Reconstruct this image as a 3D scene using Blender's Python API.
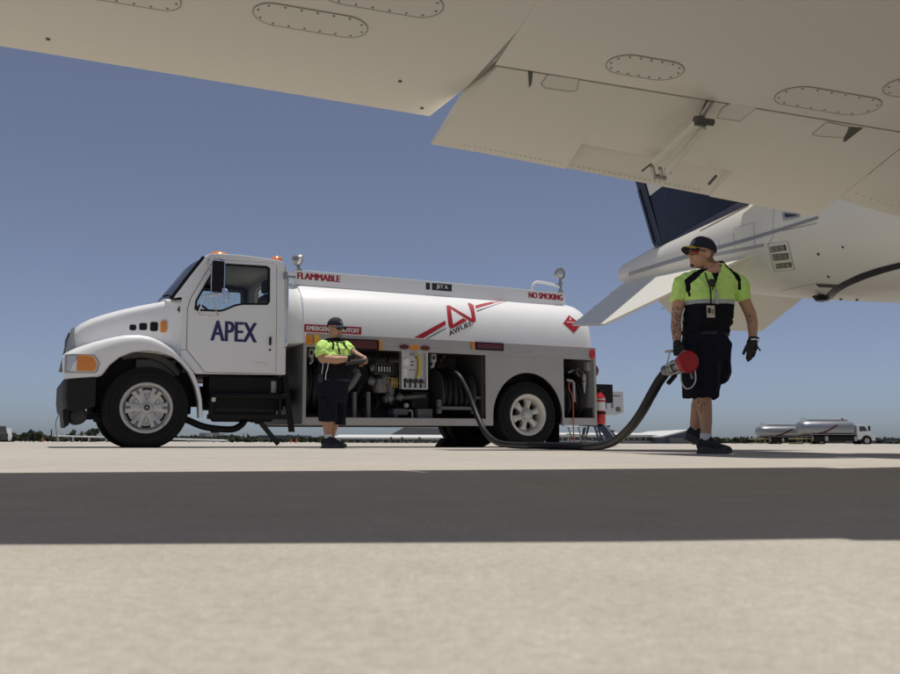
import bpy, bmesh, math, random
from mathutils import Vector, Matrix, noise
rad = math.radians
for o in list(bpy.data.objects):
    bpy.data.objects.remove(o)
scene = bpy.context.scene
COL = scene.collection
random.seed(7)

# ------------------------------------------------------------------ camera
FPX, PITCH, ROLL, CAM_H = 869.7, .1188, .0029, .1005      # focal length for a 900 px wide frame
cam_data = bpy.data.cameras.new('camera')
cam = bpy.data.objects.new('camera', cam_data)
COL.objects.link(cam)
cam.matrix_world = (Matrix.Translation((0, 0, CAM_H)) @ Matrix.Rotation(math.pi / 2 + PITCH, 4, 'X')
                    @ Matrix.Rotation(ROLL, 4, 'Z'))
cam_data.sensor_fit = 'HORIZONTAL'
cam_data.sensor_width = 36
cam_data.lens = FPX / 900 * 36
cam_data.clip_start = .02
cam_data.clip_end = 9000
cam_data.dof.use_dof = True
cam_data.dof.focus_distance = 9.5
cam_data.dof.aperture_fstop = 11
scene.camera = cam

# ------------------------------------------------------------------ sky, sun, exposure
SUN_EL, SUN_AZ = rad(83.5), rad(38)          # azimuth from +Y (away from the camera) towards +X
world = bpy.data.worlds.new('World')
scene.world = world
world.use_nodes = True
wn = world.node_tree.nodes
wl = world.node_tree.links
wn.clear()
sky = wn.new('ShaderNodeTexSky')
sky.sky_type = 'NISHITA'
sky.sun_disc = False
sky.sun_elevation = SUN_EL
sky.sun_rotation = SUN_AZ
sky.altitude = 0
sky.air_density = .6
sky.dust_density = .9
sky.ozone_density = 9
bgn = wn.new('ShaderNodeBackground')
bgn.inputs['Strength'].default_value = .076
hsn = wn.new('ShaderNodeHueSaturation')
hsn.inputs['Hue'].default_value = .503
hsn.inputs['Saturation'].default_value = .68
wo = wn.new('ShaderNodeOutputWorld')
wl.new(sky.outputs[0], hsn.inputs['Color'])
wl.new(hsn.outputs[0], bgn.inputs[0])
wl.new(bgn.outputs[0], wo.inputs[0])
sun_d = bpy.data.lights.new('sun', 'SUN')
sun_d.energy = 3.3
sun_d.angle = rad(.53)
sun_d.color = (1, .955, .88)
sun = bpy.data.objects.new('sun', sun_d)
COL.objects.link(sun)
sv = Vector((math.sin(SUN_AZ) * math.cos(SUN_EL), math.cos(SUN_AZ) * math.cos(SUN_EL), math.sin(SUN_EL)))
sun.rotation_euler = sv.to_track_quat('Z', 'Y').to_euler()
sun.location = sv * 60
scene.view_settings.view_transform = 'Standard'
scene.view_settings.look = 'None'
scene.view_settings.exposure = .12
scene.view_settings.gamma = 1

# ------------------------------------------------------------------ pixels of the 900 x 674 photograph -> directions
def ray(px, py):
    x, y = px - 450, py - 337
    c, s = math.cos(ROLL), math.sin(ROLL)
    u, v = c * x + s * y, s * x - c * y
    return Vector((u, FPX * math.cos(PITCH) - v * math.sin(PITCH), FPX * math.sin(PITCH) + v * math.cos(PITCH)))
EYE = Vector((0, 0, CAM_H))
def at(px, py, Y):
    r = ray(px, py)
    return EYE + r * (Y / r.y)
def on_plane(px, py, P, n):
    r = ray(px, py)
    return EYE + r * ((P - EYE).dot(n) / r.dot(n))
def gz(y):                                    # the apron is level round the truck, then falls away gently
    return -.005 * min(max(y - 38, 0), 100)

# ------------------------------------------------------------------ materials
M = {}
def mat(name, col, rough=.5, metal=0., var=.06, scale=6., bump=0., bscale=60., coat=0., spec=.5, emit=None, rvar=.08, stretch=None):
    m = bpy.data.materials.new(name)
    m.use_nodes = True
    nt = m.node_tree
    b = nt.nodes['Principled BSDF']
    b.inputs['Metallic'].default_value = metal
    b.inputs['Specular IOR Level'].default_value = spec
    b.inputs['Coat Weight'].default_value = coat
    b.inputs['Coat Roughness'].default_value = .08
    tc = nt.nodes.new('ShaderNodeTexCoord')
    src = tc.outputs['Object']
    if stretch:
        mp = nt.nodes.new('ShaderNodeMapping')
        mp.inputs['Scale'].default_value = stretch
        nt.links.new(src, mp.inputs[0]); src = mp.outputs[0]
    n1 = nt.nodes.new('ShaderNodeTexNoise')
    n1.inputs['Scale'].default_value = scale
    n1.inputs['Detail'].default_value = 6
    n1.inputs['Roughness'].default_value = .65
    nt.links.new(src, n1.inputs['Vector'])
    mx = nt.nodes.new('ShaderNodeMix'); mx.data_type = 'RGBA'
    mx.inputs[6].default_value = (*[c * (1 - var) for c in col], 1)
    mx.inputs[7].default_value = (*[min(1, c * (1 + var)) for c in col], 1)
    nt.links.new(n1.outputs[0], mx.inputs[0])
    nt.links.new(mx.outputs[2], b.inputs['Base Color'])
    mr = nt.nodes.new('ShaderNodeMapRange')
    mr.inputs[3].default_value = max(0, rough - rvar)
    mr.inputs[4].default_value = min(1, rough + rvar)
    nt.links.new(n1.outputs[0], mr.inputs[0])
    nt.links.new(mr.outputs[0], b.inputs['Roughness'])
    if bump:
        n2 = nt.nodes.new('ShaderNodeTexNoise')
        n2.inputs['Scale'].default_value = bscale
        n2.inputs['Detail'].default_value = 3
        nt.links.new(src, n2.inputs['Vector'])
        bp = nt.nodes.new('ShaderNodeBump')
        bp.inputs['Strength'].default_value = bump
        bp.inputs['Distance'].default_value = .01
        nt.links.new(n2.outputs[0], bp.inputs['Height'])
        nt.links.new(bp.outputs[0], b.inputs['Normal'])
    if emit:
        b.inputs['Emission Color'].default_value = (*emit[:3], 1)
        b.inputs['Emission Strength'].default_value = emit[3]
    M[name] = m
    return m
def glass(name, tint, fres=1.45):
    m = bpy.data.materials.new(name)
    m.use_nodes = True
    nt = m.node_tree
    nt.nodes.clear()
    out = nt.nodes.new('ShaderNodeOutputMaterial')
    tr = nt.nodes.new('ShaderNodeBsdfTransparent'); tr.inputs[0].default_value = (*tint, 1)
    gl = nt.nodes.new('ShaderNodeBsdfGlossy'); gl.inputs['Roughness'].default_value = .02
    fr = nt.nodes.new('ShaderNodeFresnel'); fr.inputs[0].default_value = fres
    mx = nt.nodes.new('ShaderNodeMixShader')
    nt.links.new(fr.outputs[0], mx.inputs[0]); nt.links.new(tr.outputs[0], mx.inputs[1]); nt.links.new(gl.outputs[0], mx.inputs[2])
    nt.links.new(mx.outputs[0], out.inputs[0])
    M[name] = m
mat('white_paint', (.80, .80, .78), .32, var=.03, scale=2.2, coat=.25, rvar=.06)
mat('truck_white', (.845, .845, .83), .34, var=.05, scale=2.4, coat=.2, stretch=(1, 1, .5))
mat('tank_white', (.84, .84, .83), .38, var=.03, scale=1.2, coat=.1, stretch=(.4, 1, 1.5))
mat('grey_skirt', (.40, .39, .375), .5, var=.12, scale=3, bump=.05, rvar=.12)
mat('grey_dark', (.045, .045, .044), .6, spec=.3, var=.2, scale=4)
mat('frame_grey', (.12, .12, .116), .5, var=.15, scale=4)
mat('front_grey', (.10, .10, .098), .55, var=.15, scale=3)
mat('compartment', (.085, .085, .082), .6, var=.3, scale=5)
mat('black', (.009, .009, .0095), .6, spec=.25, var=.25, scale=8)
mat('bumper_black', (.010, .010, .011), .6, spec=.3, var=.2)
mat('black_gloss', (.014, .014, .015), .3, var=.2, scale=6)
mat('rubber', (.011, .0108, .0108), .78, spec=.25, var=.3, scale=9, bump=.08, bscale=40)
mat('hose_rubber', (.010, .010, .0105), .5, spec=.3, var=.3, scale=14, bump=.1, bscale=25)
mat('alloy', (.60, .60, .59), .42, .75, var=.1, scale=12)
mat('wheel_silver', (.50, .50, .48), .42, .35, var=.12, scale=14)
mat('wheel_cream', (.62, .60, .54), .45, .15, var=.1, scale=14)
mat('chrome', (.72, .72, .72), .14, 1., var=.03, scale=10, rvar=.03)
mat('nozzle_metal', (.22, .22, .215), .42, .7, var=.35, scale=16)
mat('steel', (.36, .36, .35), .4, .8, var=.15, scale=9)
mat('pipe_grey', (.16, .16, .155), .42, .5, var=.2, scale=9)
mat('light_grey', (.38, .38, .37), .5, var=.1, scale=9)
mat('brass', (.52, .38, .12), .35, .8, var=.15, scale=20)
mat('rail_yellow', (.42, .36, .16), .6, var=.1)
mat('yellow', (.62, .48, .07), .5, var=.1)
mat('amber', (.75, .24, .012), .22, var=.08, coat=.5)
mat('amber_pale', (.78, .45, .03), .25, var=.05, coat=.5)
mat('beacon_orange', (.85, .22, .03), .22, coat=.5)
mat('red_lens', (.10, .008, .009), .3, coat=.2, var=.12)
mat('red_bright', (.55, .008, .012), .28, coat=.4, var=.1)
mat('red_print', (.40, .008, .02), .45, var=.08)
mat('red_fade', (.62, .30, .31), .45, var=.06)
mat('red_cap', (.40, .006, .014), .4, var=.15, scale=18)
mat('black_print', (.02, .02, .022), .5)
mat('navy_print', (.022, .022, .115), .42)
mat('white_print', (.78, .78, .77), .45, var=.03)
mat('lamp_clear', (.55, .56, .56), .12, .3, var=.05, coat=.6)
mat('interior', (.60, .57, .52), .8, var=.06)
mat('interior_dark', (.03, .03, .032), .75)
mat('grille', (.33, .34, .35), .45, .5, var=.05)
glass('cab_glass', (.93, .96, .95), 1.35)
glass('windscreen_glass', (.55, .60, .60), 1.5)
mat('digit', (.7, .7, .66), .5)
mat('plane_white', (.82, .795, .695), .38, var=.03, scale=1.3, coat=.15)
mat('plane_panel', (.80, .775, .678), .4, var=.03, scale=2)
mat('plane_seam', (.10, .095, .085), .7)
mat('plane_grime', (.30, .28, .24), .6)
mat('plane_gap_shade', (.46, .43, .36), .6)  # shading along the flap's front edge, put into the colour
mat('screw_head', (.20, .185, .16), .5, .4)
mat('plane_navy', (.008, .011, .028), .45, spec=.3)
mat('plane_stripe', (.27, .275, .285), .35)
mat('plane_black', (.012, .012, .014), .35)
mat('plane_grey', (.36, .37, .40), .4)
mat('plane_maroon', (.16, .03, .035), .4)
mat('bare_metal', (.42, .41, .39), .38, .8, var=.15, scale=20)
mat('skin', (.54, .30, .185), .5, var=.12, scale=22, bump=.06, bscale=140)
mat('skin_b', (.50, .27, .165), .52, var=.12, scale=22)
mat('tattoo', (.21, .125, .09), .55, var=.45, scale=90)
mat('buzz_hair', (.24, .14, .085), .7, var=.3, scale=80)
mat('hair', (.09, .055, .038), .8, bump=.5, bscale=300)
mat('beard_grey', (.24, .20, .17), .8, bump=.4, bscale=300)
mat('neon', (.66, 1.0, .24), .75, var=.06, scale=9, bump=.18, bscale=500)
mat('cloth_black', (.011, .011, .0135), .9, spec=.15, var=.25, scale=12, bump=.15, bscale=420)
mat('shorts_navy', (.012, .013, .021), .9, spec=.15, var=.3, scale=9, bump=.15, bscale=400)
mat('reflect_tape', (.46, .47, .46), .4, .2, var=.12, scale=40)
mat('cap_navy', (.012, .014, .03), .8, var=.2, scale=20, bump=.15, bscale=400)
mat('gold_thread', (.72, .52, .10), .45, .3, var=.2, scale=90)
mat('patch_grey', (.16, .17, .20), .7, var=.3, scale=90)
mat('glove_dark', (.025, .025, .02), .8, var=.5, scale=35, bump=.25, bscale=120)
mat('lens_orange', (.62, .10, .012), .1, .4, coat=1)
mat('sock', (.76, .76, .75), .9)
mat('shoe_black', (.014, .014, .015), .55, var=.3, scale=30, bump=.15, bscale=90)
mat('shoe_sole', (.075, .075, .075), .7, var=.3, scale=30)
mat('shoe_grey', (.26, .26, .25), .7, var=.3, scale=30)
mat('badge', (.58, .53, .42), .4)
mat('badge_blue', (.25, .22, .08), .4)
mat('rope', (.60, .58, .52), .8)
mat('red_rope', (.60, .10, .04), .7)
mat('hangar_white', (.62, .62, .60), .6)
mat('hangar_grey', (.16, .165, .175), .6)
mat('hangar_navy', (.055, .07, .105), .6)
mat('far_concrete', (.30, .29, .28), .7)
mat('far_window', (.05, .06, .075), .3)
mat('leaf_dark', (.032, .048, .022), .75, var=.4, scale=.5)
mat('leaf_mid', (.045, .062, .028), .75, var=.4, scale=.5)
mat('bark', (.09, .07, .05), .85, var=.3)
mat('tank_silver', (.30, .31, .33), .4, .6, var=.08, scale=1.2)
mat('blue_steel', (.03, .05, .10), .5)
mat('cone_orange', (.62, .12, .02), .6)

# ------------------------------------------------------------------ mesh helpers
class MB:
    """collects vertices and faces of one mesh object"""
    def __init__(self):
        self.v, self.f, self.m = [], [], []
        self.cur = 0
    def add(self, verts, faces, mi=None):
        o = len(self.v)
        self.v += [tuple(p) for p in verts]
        self.f += [tuple(i + o for i in f) for f in faces]
        self.m += [self.cur if mi is None else mi] * len(faces)
        return self
    def box(self, x0, x1, y0, y1, z0, z1, mi=None):
        v = [(x, y, z) for z in (z0, z1) for y in (y0, y1) for x in (x0, x1)]
        return self.add(v, [(0, 2, 3, 1), (4, 5, 7, 6), (0, 1, 5, 4), (2, 6, 7, 3), (0, 4, 6, 2), (1, 3, 7, 5)], mi)
    def loft(self, rings, caps=True, closed=True, mi=None):
        n = len(rings[0]); v = [p for r in rings for p in r]; f = []
        for i in range(len(rings) - 1):
            for j in range(n if closed else n - 1):
                a, b = i * n + j, i * n + (j + 1) % n
                f.append((a, b, b + n, a + n))
        if caps:
            f.append(tuple(range(n - 1, -1, -1))); f.append(tuple(range((len(rings) - 1) * n, len(rings) * n)))
        return self.add(v, f, mi)
    def tube(self, pts, r, n=10, caps=True, mi=None, flat=None):
        pts = [Vector(p) for p in pts]
        rr = r if isinstance(r, (list, tuple)) else [r] * len(pts)
        rings = []; ref = None
        for i, p in enumerate(pts):
            t = (pts[min(i + 1, len(pts) - 1)] - pts[max(i - 1, 0)])
            if t.length < 1e-9: t = Vector((0, 0, 1))
            t.normalize()
            if ref is None:
                ref = t.orthogonal().normalized()
            else:
                ref = (ref - t * ref.dot(t))
                ref = ref.normalized() if ref.length > 1e-6 else t.orthogonal().normalized()
            bi = t.cross(ref)
            rings.append([p + (ref * math.cos(2 * math.pi * k / n) + bi * math.sin(2 * math.pi * k / n)) * rr[i] for k in range(n)])
        return self.loft(rings, caps, True, mi)
    def lathe(self, prof, o, axis, n=32, mi=None, caps=False):
        """prof: (radius, along-axis)"""
        ax = Vector(axis).normalized(); o = Vector(o)
        u = ax.orthogonal().normalized(); w = ax.cross(u)
        rings = [[o + ax * h + (u * math.cos(2 * math.pi * k / n) + w * math.sin(2 * math.pi * k / n)) * max(r, 1e-4) for k in range(n)] for r, h in prof]
        return self.loft(rings, caps, True, mi)
    def prism(self, poly, d0, d1, holes=(), mi=None, fn=None):
        """polygon in (s, z), extruded along y from d0 to d1, with holes"""
        fn = fn or (lambda s, d, z: (s, d, z))
        bm = bmesh.new()
        loops = [list(poly)] + [list(h) for h in holes]
        es = []; allv = []
        for L in loops:
            vs = [bm.verts.new((p[0], 0, p[1])) for p in L]
            allv.append(vs)
            for i in range(len(vs)):
                es.append(bm.edges.new((vs[i], vs[(i + 1) % len(vs)])))
        bm.verts.index_update()
        bmesh.ops.triangle_fill(bm, use_beauty=True, edges=es)
        bm.verts.index_update()
        co = [(v.co.x, v.co.z) for v in bm.verts]
        tris = []
        for f in bm.faces:
            idx = [v.index for v in f.verts]
            a, b, c = (co[i] for i in idx[:3])
            cr = (b[0] - a[0]) * (c[1] - a[1]) - (b[1] - a[1]) * (c[0] - a[0])
            tris.append(idx if cr > 0 else idx[::-1])
        n = len(co)
        v = [fn(s, d0, z) for s, z in co] + [fn(s, d1, z) for s, z in co]
        F = [tuple(t) for t in tris] + [tuple(i + n for i in t[::-1]) for t in tris]
        for k, L in enumerate(allv):
            idx = [x.index for x in L]
            A = sum(co[idx[i]][0] * co[idx[(i + 1) % len(idx)]][1] - co[idx[(i + 1) % len(idx)]][0] * co[idx[i]][1] for i in range(len(idx)))
            if (A < 0) != (k > 0): idx = idx[::-1]
            for i in range(len(idx)):
                a, b = idx[i], idx[(i + 1) % len(idx)]
                F.append((b, a, a + n, b + n))
        bm.free()
        return self.add(v, F, mi)
    def build(self, name, mats, parent=None, smooth=False, bevel=0, seg=2, ang=38):
        me = bpy.data.meshes.new(name)
        me.from_pydata(self.v, [], self.f)
        ml = mats if isinstance(mats, (list, tuple)) else [mats]
        for k in ml: me.materials.append(M[k])
        if len(ml) > 1: me.polygons.foreach_set('material_index', self.m)
        me.validate()
        o = bpy.data.objects.new(name, me)
        COL.objects.link(o)
        if parent is not None: o.parent = parent
        if smooth or bevel:
            me.polygons.foreach_set('use_smooth', [True] * len(me.polygons))
            me.set_sharp_from_angle(angle=rad(ang))
        if bevel:
            bm = bmesh.new(); bm.from_mesh(me)
            bmesh.ops.remove_doubles(bm, verts=bm.verts, dist=1e-5)
            es = [e for e in bm.edges if len(e.link_faces) == 2 and e.calc_face_angle(0) > rad(ang)]
            bmesh.ops.bevel(bm, geom=es, offset=bevel, segments=seg, profile=.5, affect='EDGES', clamp_overlap=True)
            bm.to_mesh(me); bm.free()
            wnm = o.modifiers.new('weighted', 'WEIGHTED_NORMAL'); wnm.keep_sharp = True
            me.polygons.foreach_set('use_smooth', [True] * len(me.polygons))
            me.set_sharp_from_angle(angle=rad(32))
        return o
def smooth_path(pts, sub=6):
    """Catmull-Rom through the points"""
    P = [Vector(p) for p in pts]; out = []
    for i in range(len(P) - 1):
        a, b, c, d = P[max(i - 1, 0)], P[i], P[i + 1], P[min(i + 2, len(P) - 1)]
        for k in range(sub):
            t = k / sub
            out.append(.5 * ((2 * b) + (c - a) * t + (2 * a - 5 * b + 4 * c - d) * t * t + (3 * b - a - 3 * c + d) * t ** 3))
    out.append(P[-1])
    return out
def empty(name, loc=(0, 0, 0), rot=(0, 0, 0)):
    o = bpy.data.objects.new(name, None); COL.objects.link(o)
    o.location = loc; o.rotation_euler = rot; o.empty_display_size = .2
    return o
def tag(o, label, cat, group=None):
    o['label'] = label; o['category'] = cat
    if group: o['group'] = group
    return o
def copy_tree(o, parent=None):
    c = o.copy(); COL.objects.link(c)
    if parent is not None: c.parent = parent
    for ch in [x for x in bpy.data.objects if x.parent == o]:
        copy_tree(ch, c)
    return c
def text_poly(body, offset=0.0, res=3):
    cu = bpy.data.curves.new('t', 'FONT'); cu.body = body; cu.size = 1; cu.offset = offset; cu.resolution_u = res
    o = bpy.data.objects.new('t', cu); COL.objects.link(o)
    dg = bpy.context.evaluated_depsgraph_get()
    me = bpy.data.meshes.new_from_object(o.evaluated_get(dg))
    v = [(p.co.x, p.co.y) for p in me.vertices]; f = [tuple(p.vertices) for p in me.polygons]
    bpy.data.objects.remove(o); bpy.data.curves.remove(cu); bpy.data.meshes.remove(me)
    x0, x1 = min(p[0] for p in v), max(p[0] for p in v); y0, y1 = min(p[1] for p in v), max(p[1] for p in v)
    return [((x - x0) / (x1 - x0), (y - y0) / (y1 - y0)) for x, y in v], f
def lettering(name, body, fn, material, parent, offset=.0, bold=0.):
    v, f = text_poly(body, 0)
    mb = MB()
    for i, da in enumerate((0, -bold, bold, -bold / 2, bold / 2) if bold else (0,)):
        mb.add([Vector(fn(a * (1 - 2 * bold) + bold + da, b)) + Vector((0, -.0005 * i, 0)) for a, b in v], f)
    return mb.build(name, material, parent)
def circ(cx, cz, r, n=24, a0=0, a1=2 * math.pi):
    return [(cx + r * math.cos(a0 + (a1 - a0) * k / n), cz + r * math.sin(a0 + (a1 - a0) * k / n)) for k in range(n if abs(a1 - a0 - 2 * math.pi) < 1e-6 else n + 1)]
def rrect(x0, x1, z0, z1, r, n=4):
    out = []
    for cx, cz, a in ((x1 - r, z0 + r, -90), (x1 - r, z1 - r, 0), (x0 + r, z1 - r, 90), (x0 + r, z0 + r, 180)):
        for k in range(n + 1):
            t = rad(a + 90 * k / n); out.append((cx + r * math.cos(t), cz + r * math.sin(t)))
    return out

# ------------------------------------------------------------------ the apron
def ground_material():
    m = bpy.data.materials.new('concrete_apron'); m.use_nodes = True
    nt = m.node_tree; b = nt.nodes['Principled BSDF']; N = nt.nodes.new; L = nt.links.new
    tc = N('ShaderNodeTexCoord')
    def nz(scale, det=5, rough=.6):
        n = N('ShaderNodeTexNoise'); n.inputs['Scale'].default_value = scale; n.inputs['Detail'].default_value = det
        n.inputs['Roughness'].default_value = rough; L(tc.outputs['Object'], n.inputs['Vector']); return n.outputs[0]
    def ramp(src, p0, p1, c0, c1):
        r = N('ShaderNodeValToRGB'); r.color_ramp.elements[0].position = p0; r.color_ramp.elements[1].position = p1
        r.color_ramp.elements[0].color = (*c0, 1); r.color_ramp.elements[1].color = (*c1, 1); L(src, r.inputs[0]); return r.outputs[0]
    def mul(a, c, fac=1):
        x = N('ShaderNodeMix'); x.data_type = 'RGBA'; x.blend_type = 'MULTIPLY'; x.inputs[0].default_value = fac
        L(a, x.inputs[6]); L(c, x.inputs[7]); return x.outputs[2]
    c = ramp(nz(.45, 7), .3, .72, (.435, .396, .340), (.515, .474, .412))
    c = mul(c, ramp(nz(6, 6, .7), .3, .7, (.88, .88, .88), (1.06, 1.06, 1.06)))
    c = mul(c, ramp(nz(95, 3, .7), .32, .66, (.84, .835, .83), (1.08, 1.08, 1.08)))
    c = mul(c, ramp(nz(420, 2, .6), .35, .6, (.80, .80, .80), (1.08, 1.08, 1.08)))
    c = mul(c, ramp(nz(.13, 4), .55, .8, (1, 1, 1), (.86, .86, .85)))
    st = N('ShaderNodeTexVoronoi'); st.inputs['Scale'].default_value = 1.7; L(tc.outputs['Object'], st.inputs['Vector'])
    c = mul(c, ramp(st.outputs['Distance'], .02, .05, (.72, .71, .70), (1, 1, 1)), .7)
    L(c, b.inputs['Base Color'])
    b.inputs['Roughness'].default_value = .85; b.inputs['Specular IOR Level'].default_value = .25
    n2 = N('ShaderNodeTexNoise'); n2.inputs['Scale'].default_value = 170; n2.inputs['Detail'].default_value = 4
    L(tc.outputs['Object'], n2.inputs['Vector'])
    bp = N('ShaderNodeBump'); bp.inputs['Strength'].default_value = .35; bp.inputs['Distance'].default_value = .004
    L(n2.outputs[0], bp.inputs['Height']); L(bp.outputs[0], b.inputs['Normal'])
    M['apron'] = m
ground_material()
ys = [-600, -20, 0, 5, 10, 15, 20, 25] + [30, 34] + [36 + 2 * k for k in range(5)] + [50, 70, 90, 110, 126, 134, 138, 142, 200, 500, 1200, 4000]
xs = [-4000, -600, -100, -30, -10, 0, 10, 30, 100, 600, 4000]
mb = MB()
mb.add([(x, y, gz(y)) for y in ys for x in xs], [(j * len(xs) + i, j * len(xs) + i + 1, (j + 1) * len(xs) + i + 1, (j + 1) * len(xs) + i) for j in range(len(ys) - 1) for i in range(len(xs) - 1)])
g = mb.build('apron_ground', 'apron', smooth=True); g['kind'] = 'structure'
mat('line_red', (.50, .26, .20), .8, var=.35, scale=7)
mat('joint', (.16, .15, .135), .9, var=.3)
def strip(name, p, q, w, m, z=.004):
    p, q = Vector(p), Vector(q); t = (q - p).normalized(); n = Vector((-t.y, t.x)) * w / 2
    k = 12; mb = MB()
    for i in range(k):
        a, b = p.lerp(q, i / k), p.lerp(q, (i + 1) / k)
        mb.add([(*(a - n), gz(a.y) + z), (*(b - n), gz(b.y) + z), (*(b + n), gz(b.y) + z), (*(a + n), gz(a.y) + z)], [(0, 1, 2, 3)])
    o = mb.build(name, m); o['kind'] = 'structure'
    return o
strip('painted_line', (.6, 12.4), (4.6, 4.2), .14, 'line_red')
for k in range(4):
    strip('slab_joint', (-60, 4.6 + 6 * k + 6.5), (60, 13.4 + 6 * k + 6.5), .02, 'joint', .003)

# ================================================================== fuel truck (local: x to the rear, y across to the far side, z up)
TX, TY, TYAW, RAKE = -3.866, 11.135, .4575, .0066
T_A = Vector((math.cos(TYAW), math.sin(TYAW), 0)); T_N = Vector((-math.sin(TYAW), math.cos(TYAW), 0))
def TP(px, py, d=0.):
    q = on_plane(px, py, Vector((TX, TY, 0)) + T_N * d, T_N) - Vector((TX, TY, 0))
    s = q.dot(T_A)
    return s, q.z - s * RAKE
truck = empty('fuel_truck', (TX, TY, 0), (0, -RAKE, TYAW))
tag(truck, 'white aviation fuel tanker truck with long rounded tank and APEX lettered cab', 'tanker truck')
CT = 1.16                                            # centre of the truck across
FAR = 2 * CT
# --- hood
def hood_ring(s, w, zt, zb, n=4.0, k=14):
    pts = []
    for i in range(2 * k + 1):
        t = math.pi * i / (2 * k)
        c, sn = math.cos(t), math.sin(t)
        pts.append((s, CT - w * math.copysign(abs(c) ** (2 / n), c), zb + (zt - zb) * abs(sn) ** (2 / n)))
    return pts
HS = [(-.90, .50, 1.50, 1.05), (-.87, .60, 1.575, 1.05), (-.78, .655, 1.665, 1.1), (-.66, .70, 1.735, 1.15), (-.5, .74, 1.80, 1.2), (-.3, .785, 1.868, 1.24), (-.1, .83, 1.925, 1.25), (.1, .88, 1.972, 1.24), (.22, .93, 1.997, 1.22), (.30, 1.0, 2.007, 1.2), (.35, 1.06, 2.012, 1.2), (.402, 1.095, 2.015, 1.2)]
def hood_box(s, w, zt, zb):
    half = [(0, zb), (0, zt - .26), (.002, zt - .14)] + [(.002 + .15 * (1 - math.cos(rad(a))), zt - .14 + .095 * math.sin(rad(a))) for a in (18, 36, 54, 72, 90)]
    half += [(.152 + (w - .152) * u, zt - .045 + .045 * (1 - (1 - u) ** 2)) for u in (.33, .66)]
    return [(s, CT - w + d, z) for d, z in half] + [(s, CT, zt)] + [(s, CT + w - d, z) for d, z in half[::-1]]
mb = MB(); mb.loft([hood_box(*h) for h in HS])
hood = mb.build('hood', 'truck_white', truck, smooth=True, ang=50)
for k in range(9):
    mb = MB()
    z = 1.10 + .048 * k
    mb.box(-.955 + .008 * k, -.90 + .008 * k, .62 + .006 * k, FAR - .62 - .006 * k, z, z + .022); mb.build('grille_bar', 'grille', truck)
mb = MB(); mb.box(-.93, -.88, .66, FAR - .66, 1.08, 1.50); mb.build('grille', 'grey_dark', truck)
mb = MB()                                            # grille surround, leaning back
mb.loft([[(-.985, .50, 1.06), (-.905, .56, 1.54), (-.86, .58, 1.57), (-.86, .50, 1.05)], [(-.985, .60, 1.06), (-.905, .64, 1.54), (-.86, .64, 1.57), (-.86, .60, 1.05)]])
mb.build('grille_surround', 'grille', truck); mb = MB()
mb.loft([[(-.985, FAR - .60, 1.06), (-.905, FAR - .64, 1.54), (-.86, FAR - .64, 1.57), (-.86, FAR - .60, 1.05)], [(-.985, FAR - .50, 1.06), (-.905, FAR - .56, 1.54), (-.86, FAR - .58, 1.57), (-.86, FAR - .50, 1.05)]])
mb.build('grille_surround', 'grille', truck)
# hood side vents and amber marker follow the hood side
def hood_d(s, z):
    for a, b in zip(HS, HS[1:]):
        if a[0] <= s <= b[0]:
            t = (s - a[0]) / (b[0] - a[0]); w, zt, zb = (a[i] + (b[i] - a[i]) * t for i in (1, 2, 3))
            q = min(max((z - zb) / (zt - zb), 0), .999)
            return CT - w + .004
    return .2
for i, (xa, xb, ya, yb) in enumerate(((130.5, 137.5, 324.5, 330), (140, 148, 323.2, 330), (150.5, 158.5, 322.5, 331.3))):
    s0, z0 = TP(xa, yb, .31); s1, z1 = TP(xb, ya, .31)
    mb = MB(); mb.prism(rrect(s0, s1, z0, z1, .025), -.008, .02, fn=lambda s, d, z: (s, hood_d(s, z) + d, z))
    mb.build('hood_vent', 'black', truck)
s0, z0 = TP(160.5, 333, .28); s1, z1 = TP(166.5, 321.5, .28)
mb = MB(); mb.prism(rrect(s0, s1, z0, z1, .025), -.028, .02, fn=lambda s, d, z: (s, hood_d(s, z) + d, z))
mb.build('side_marker', 'amber', truck, smooth=True)
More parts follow.
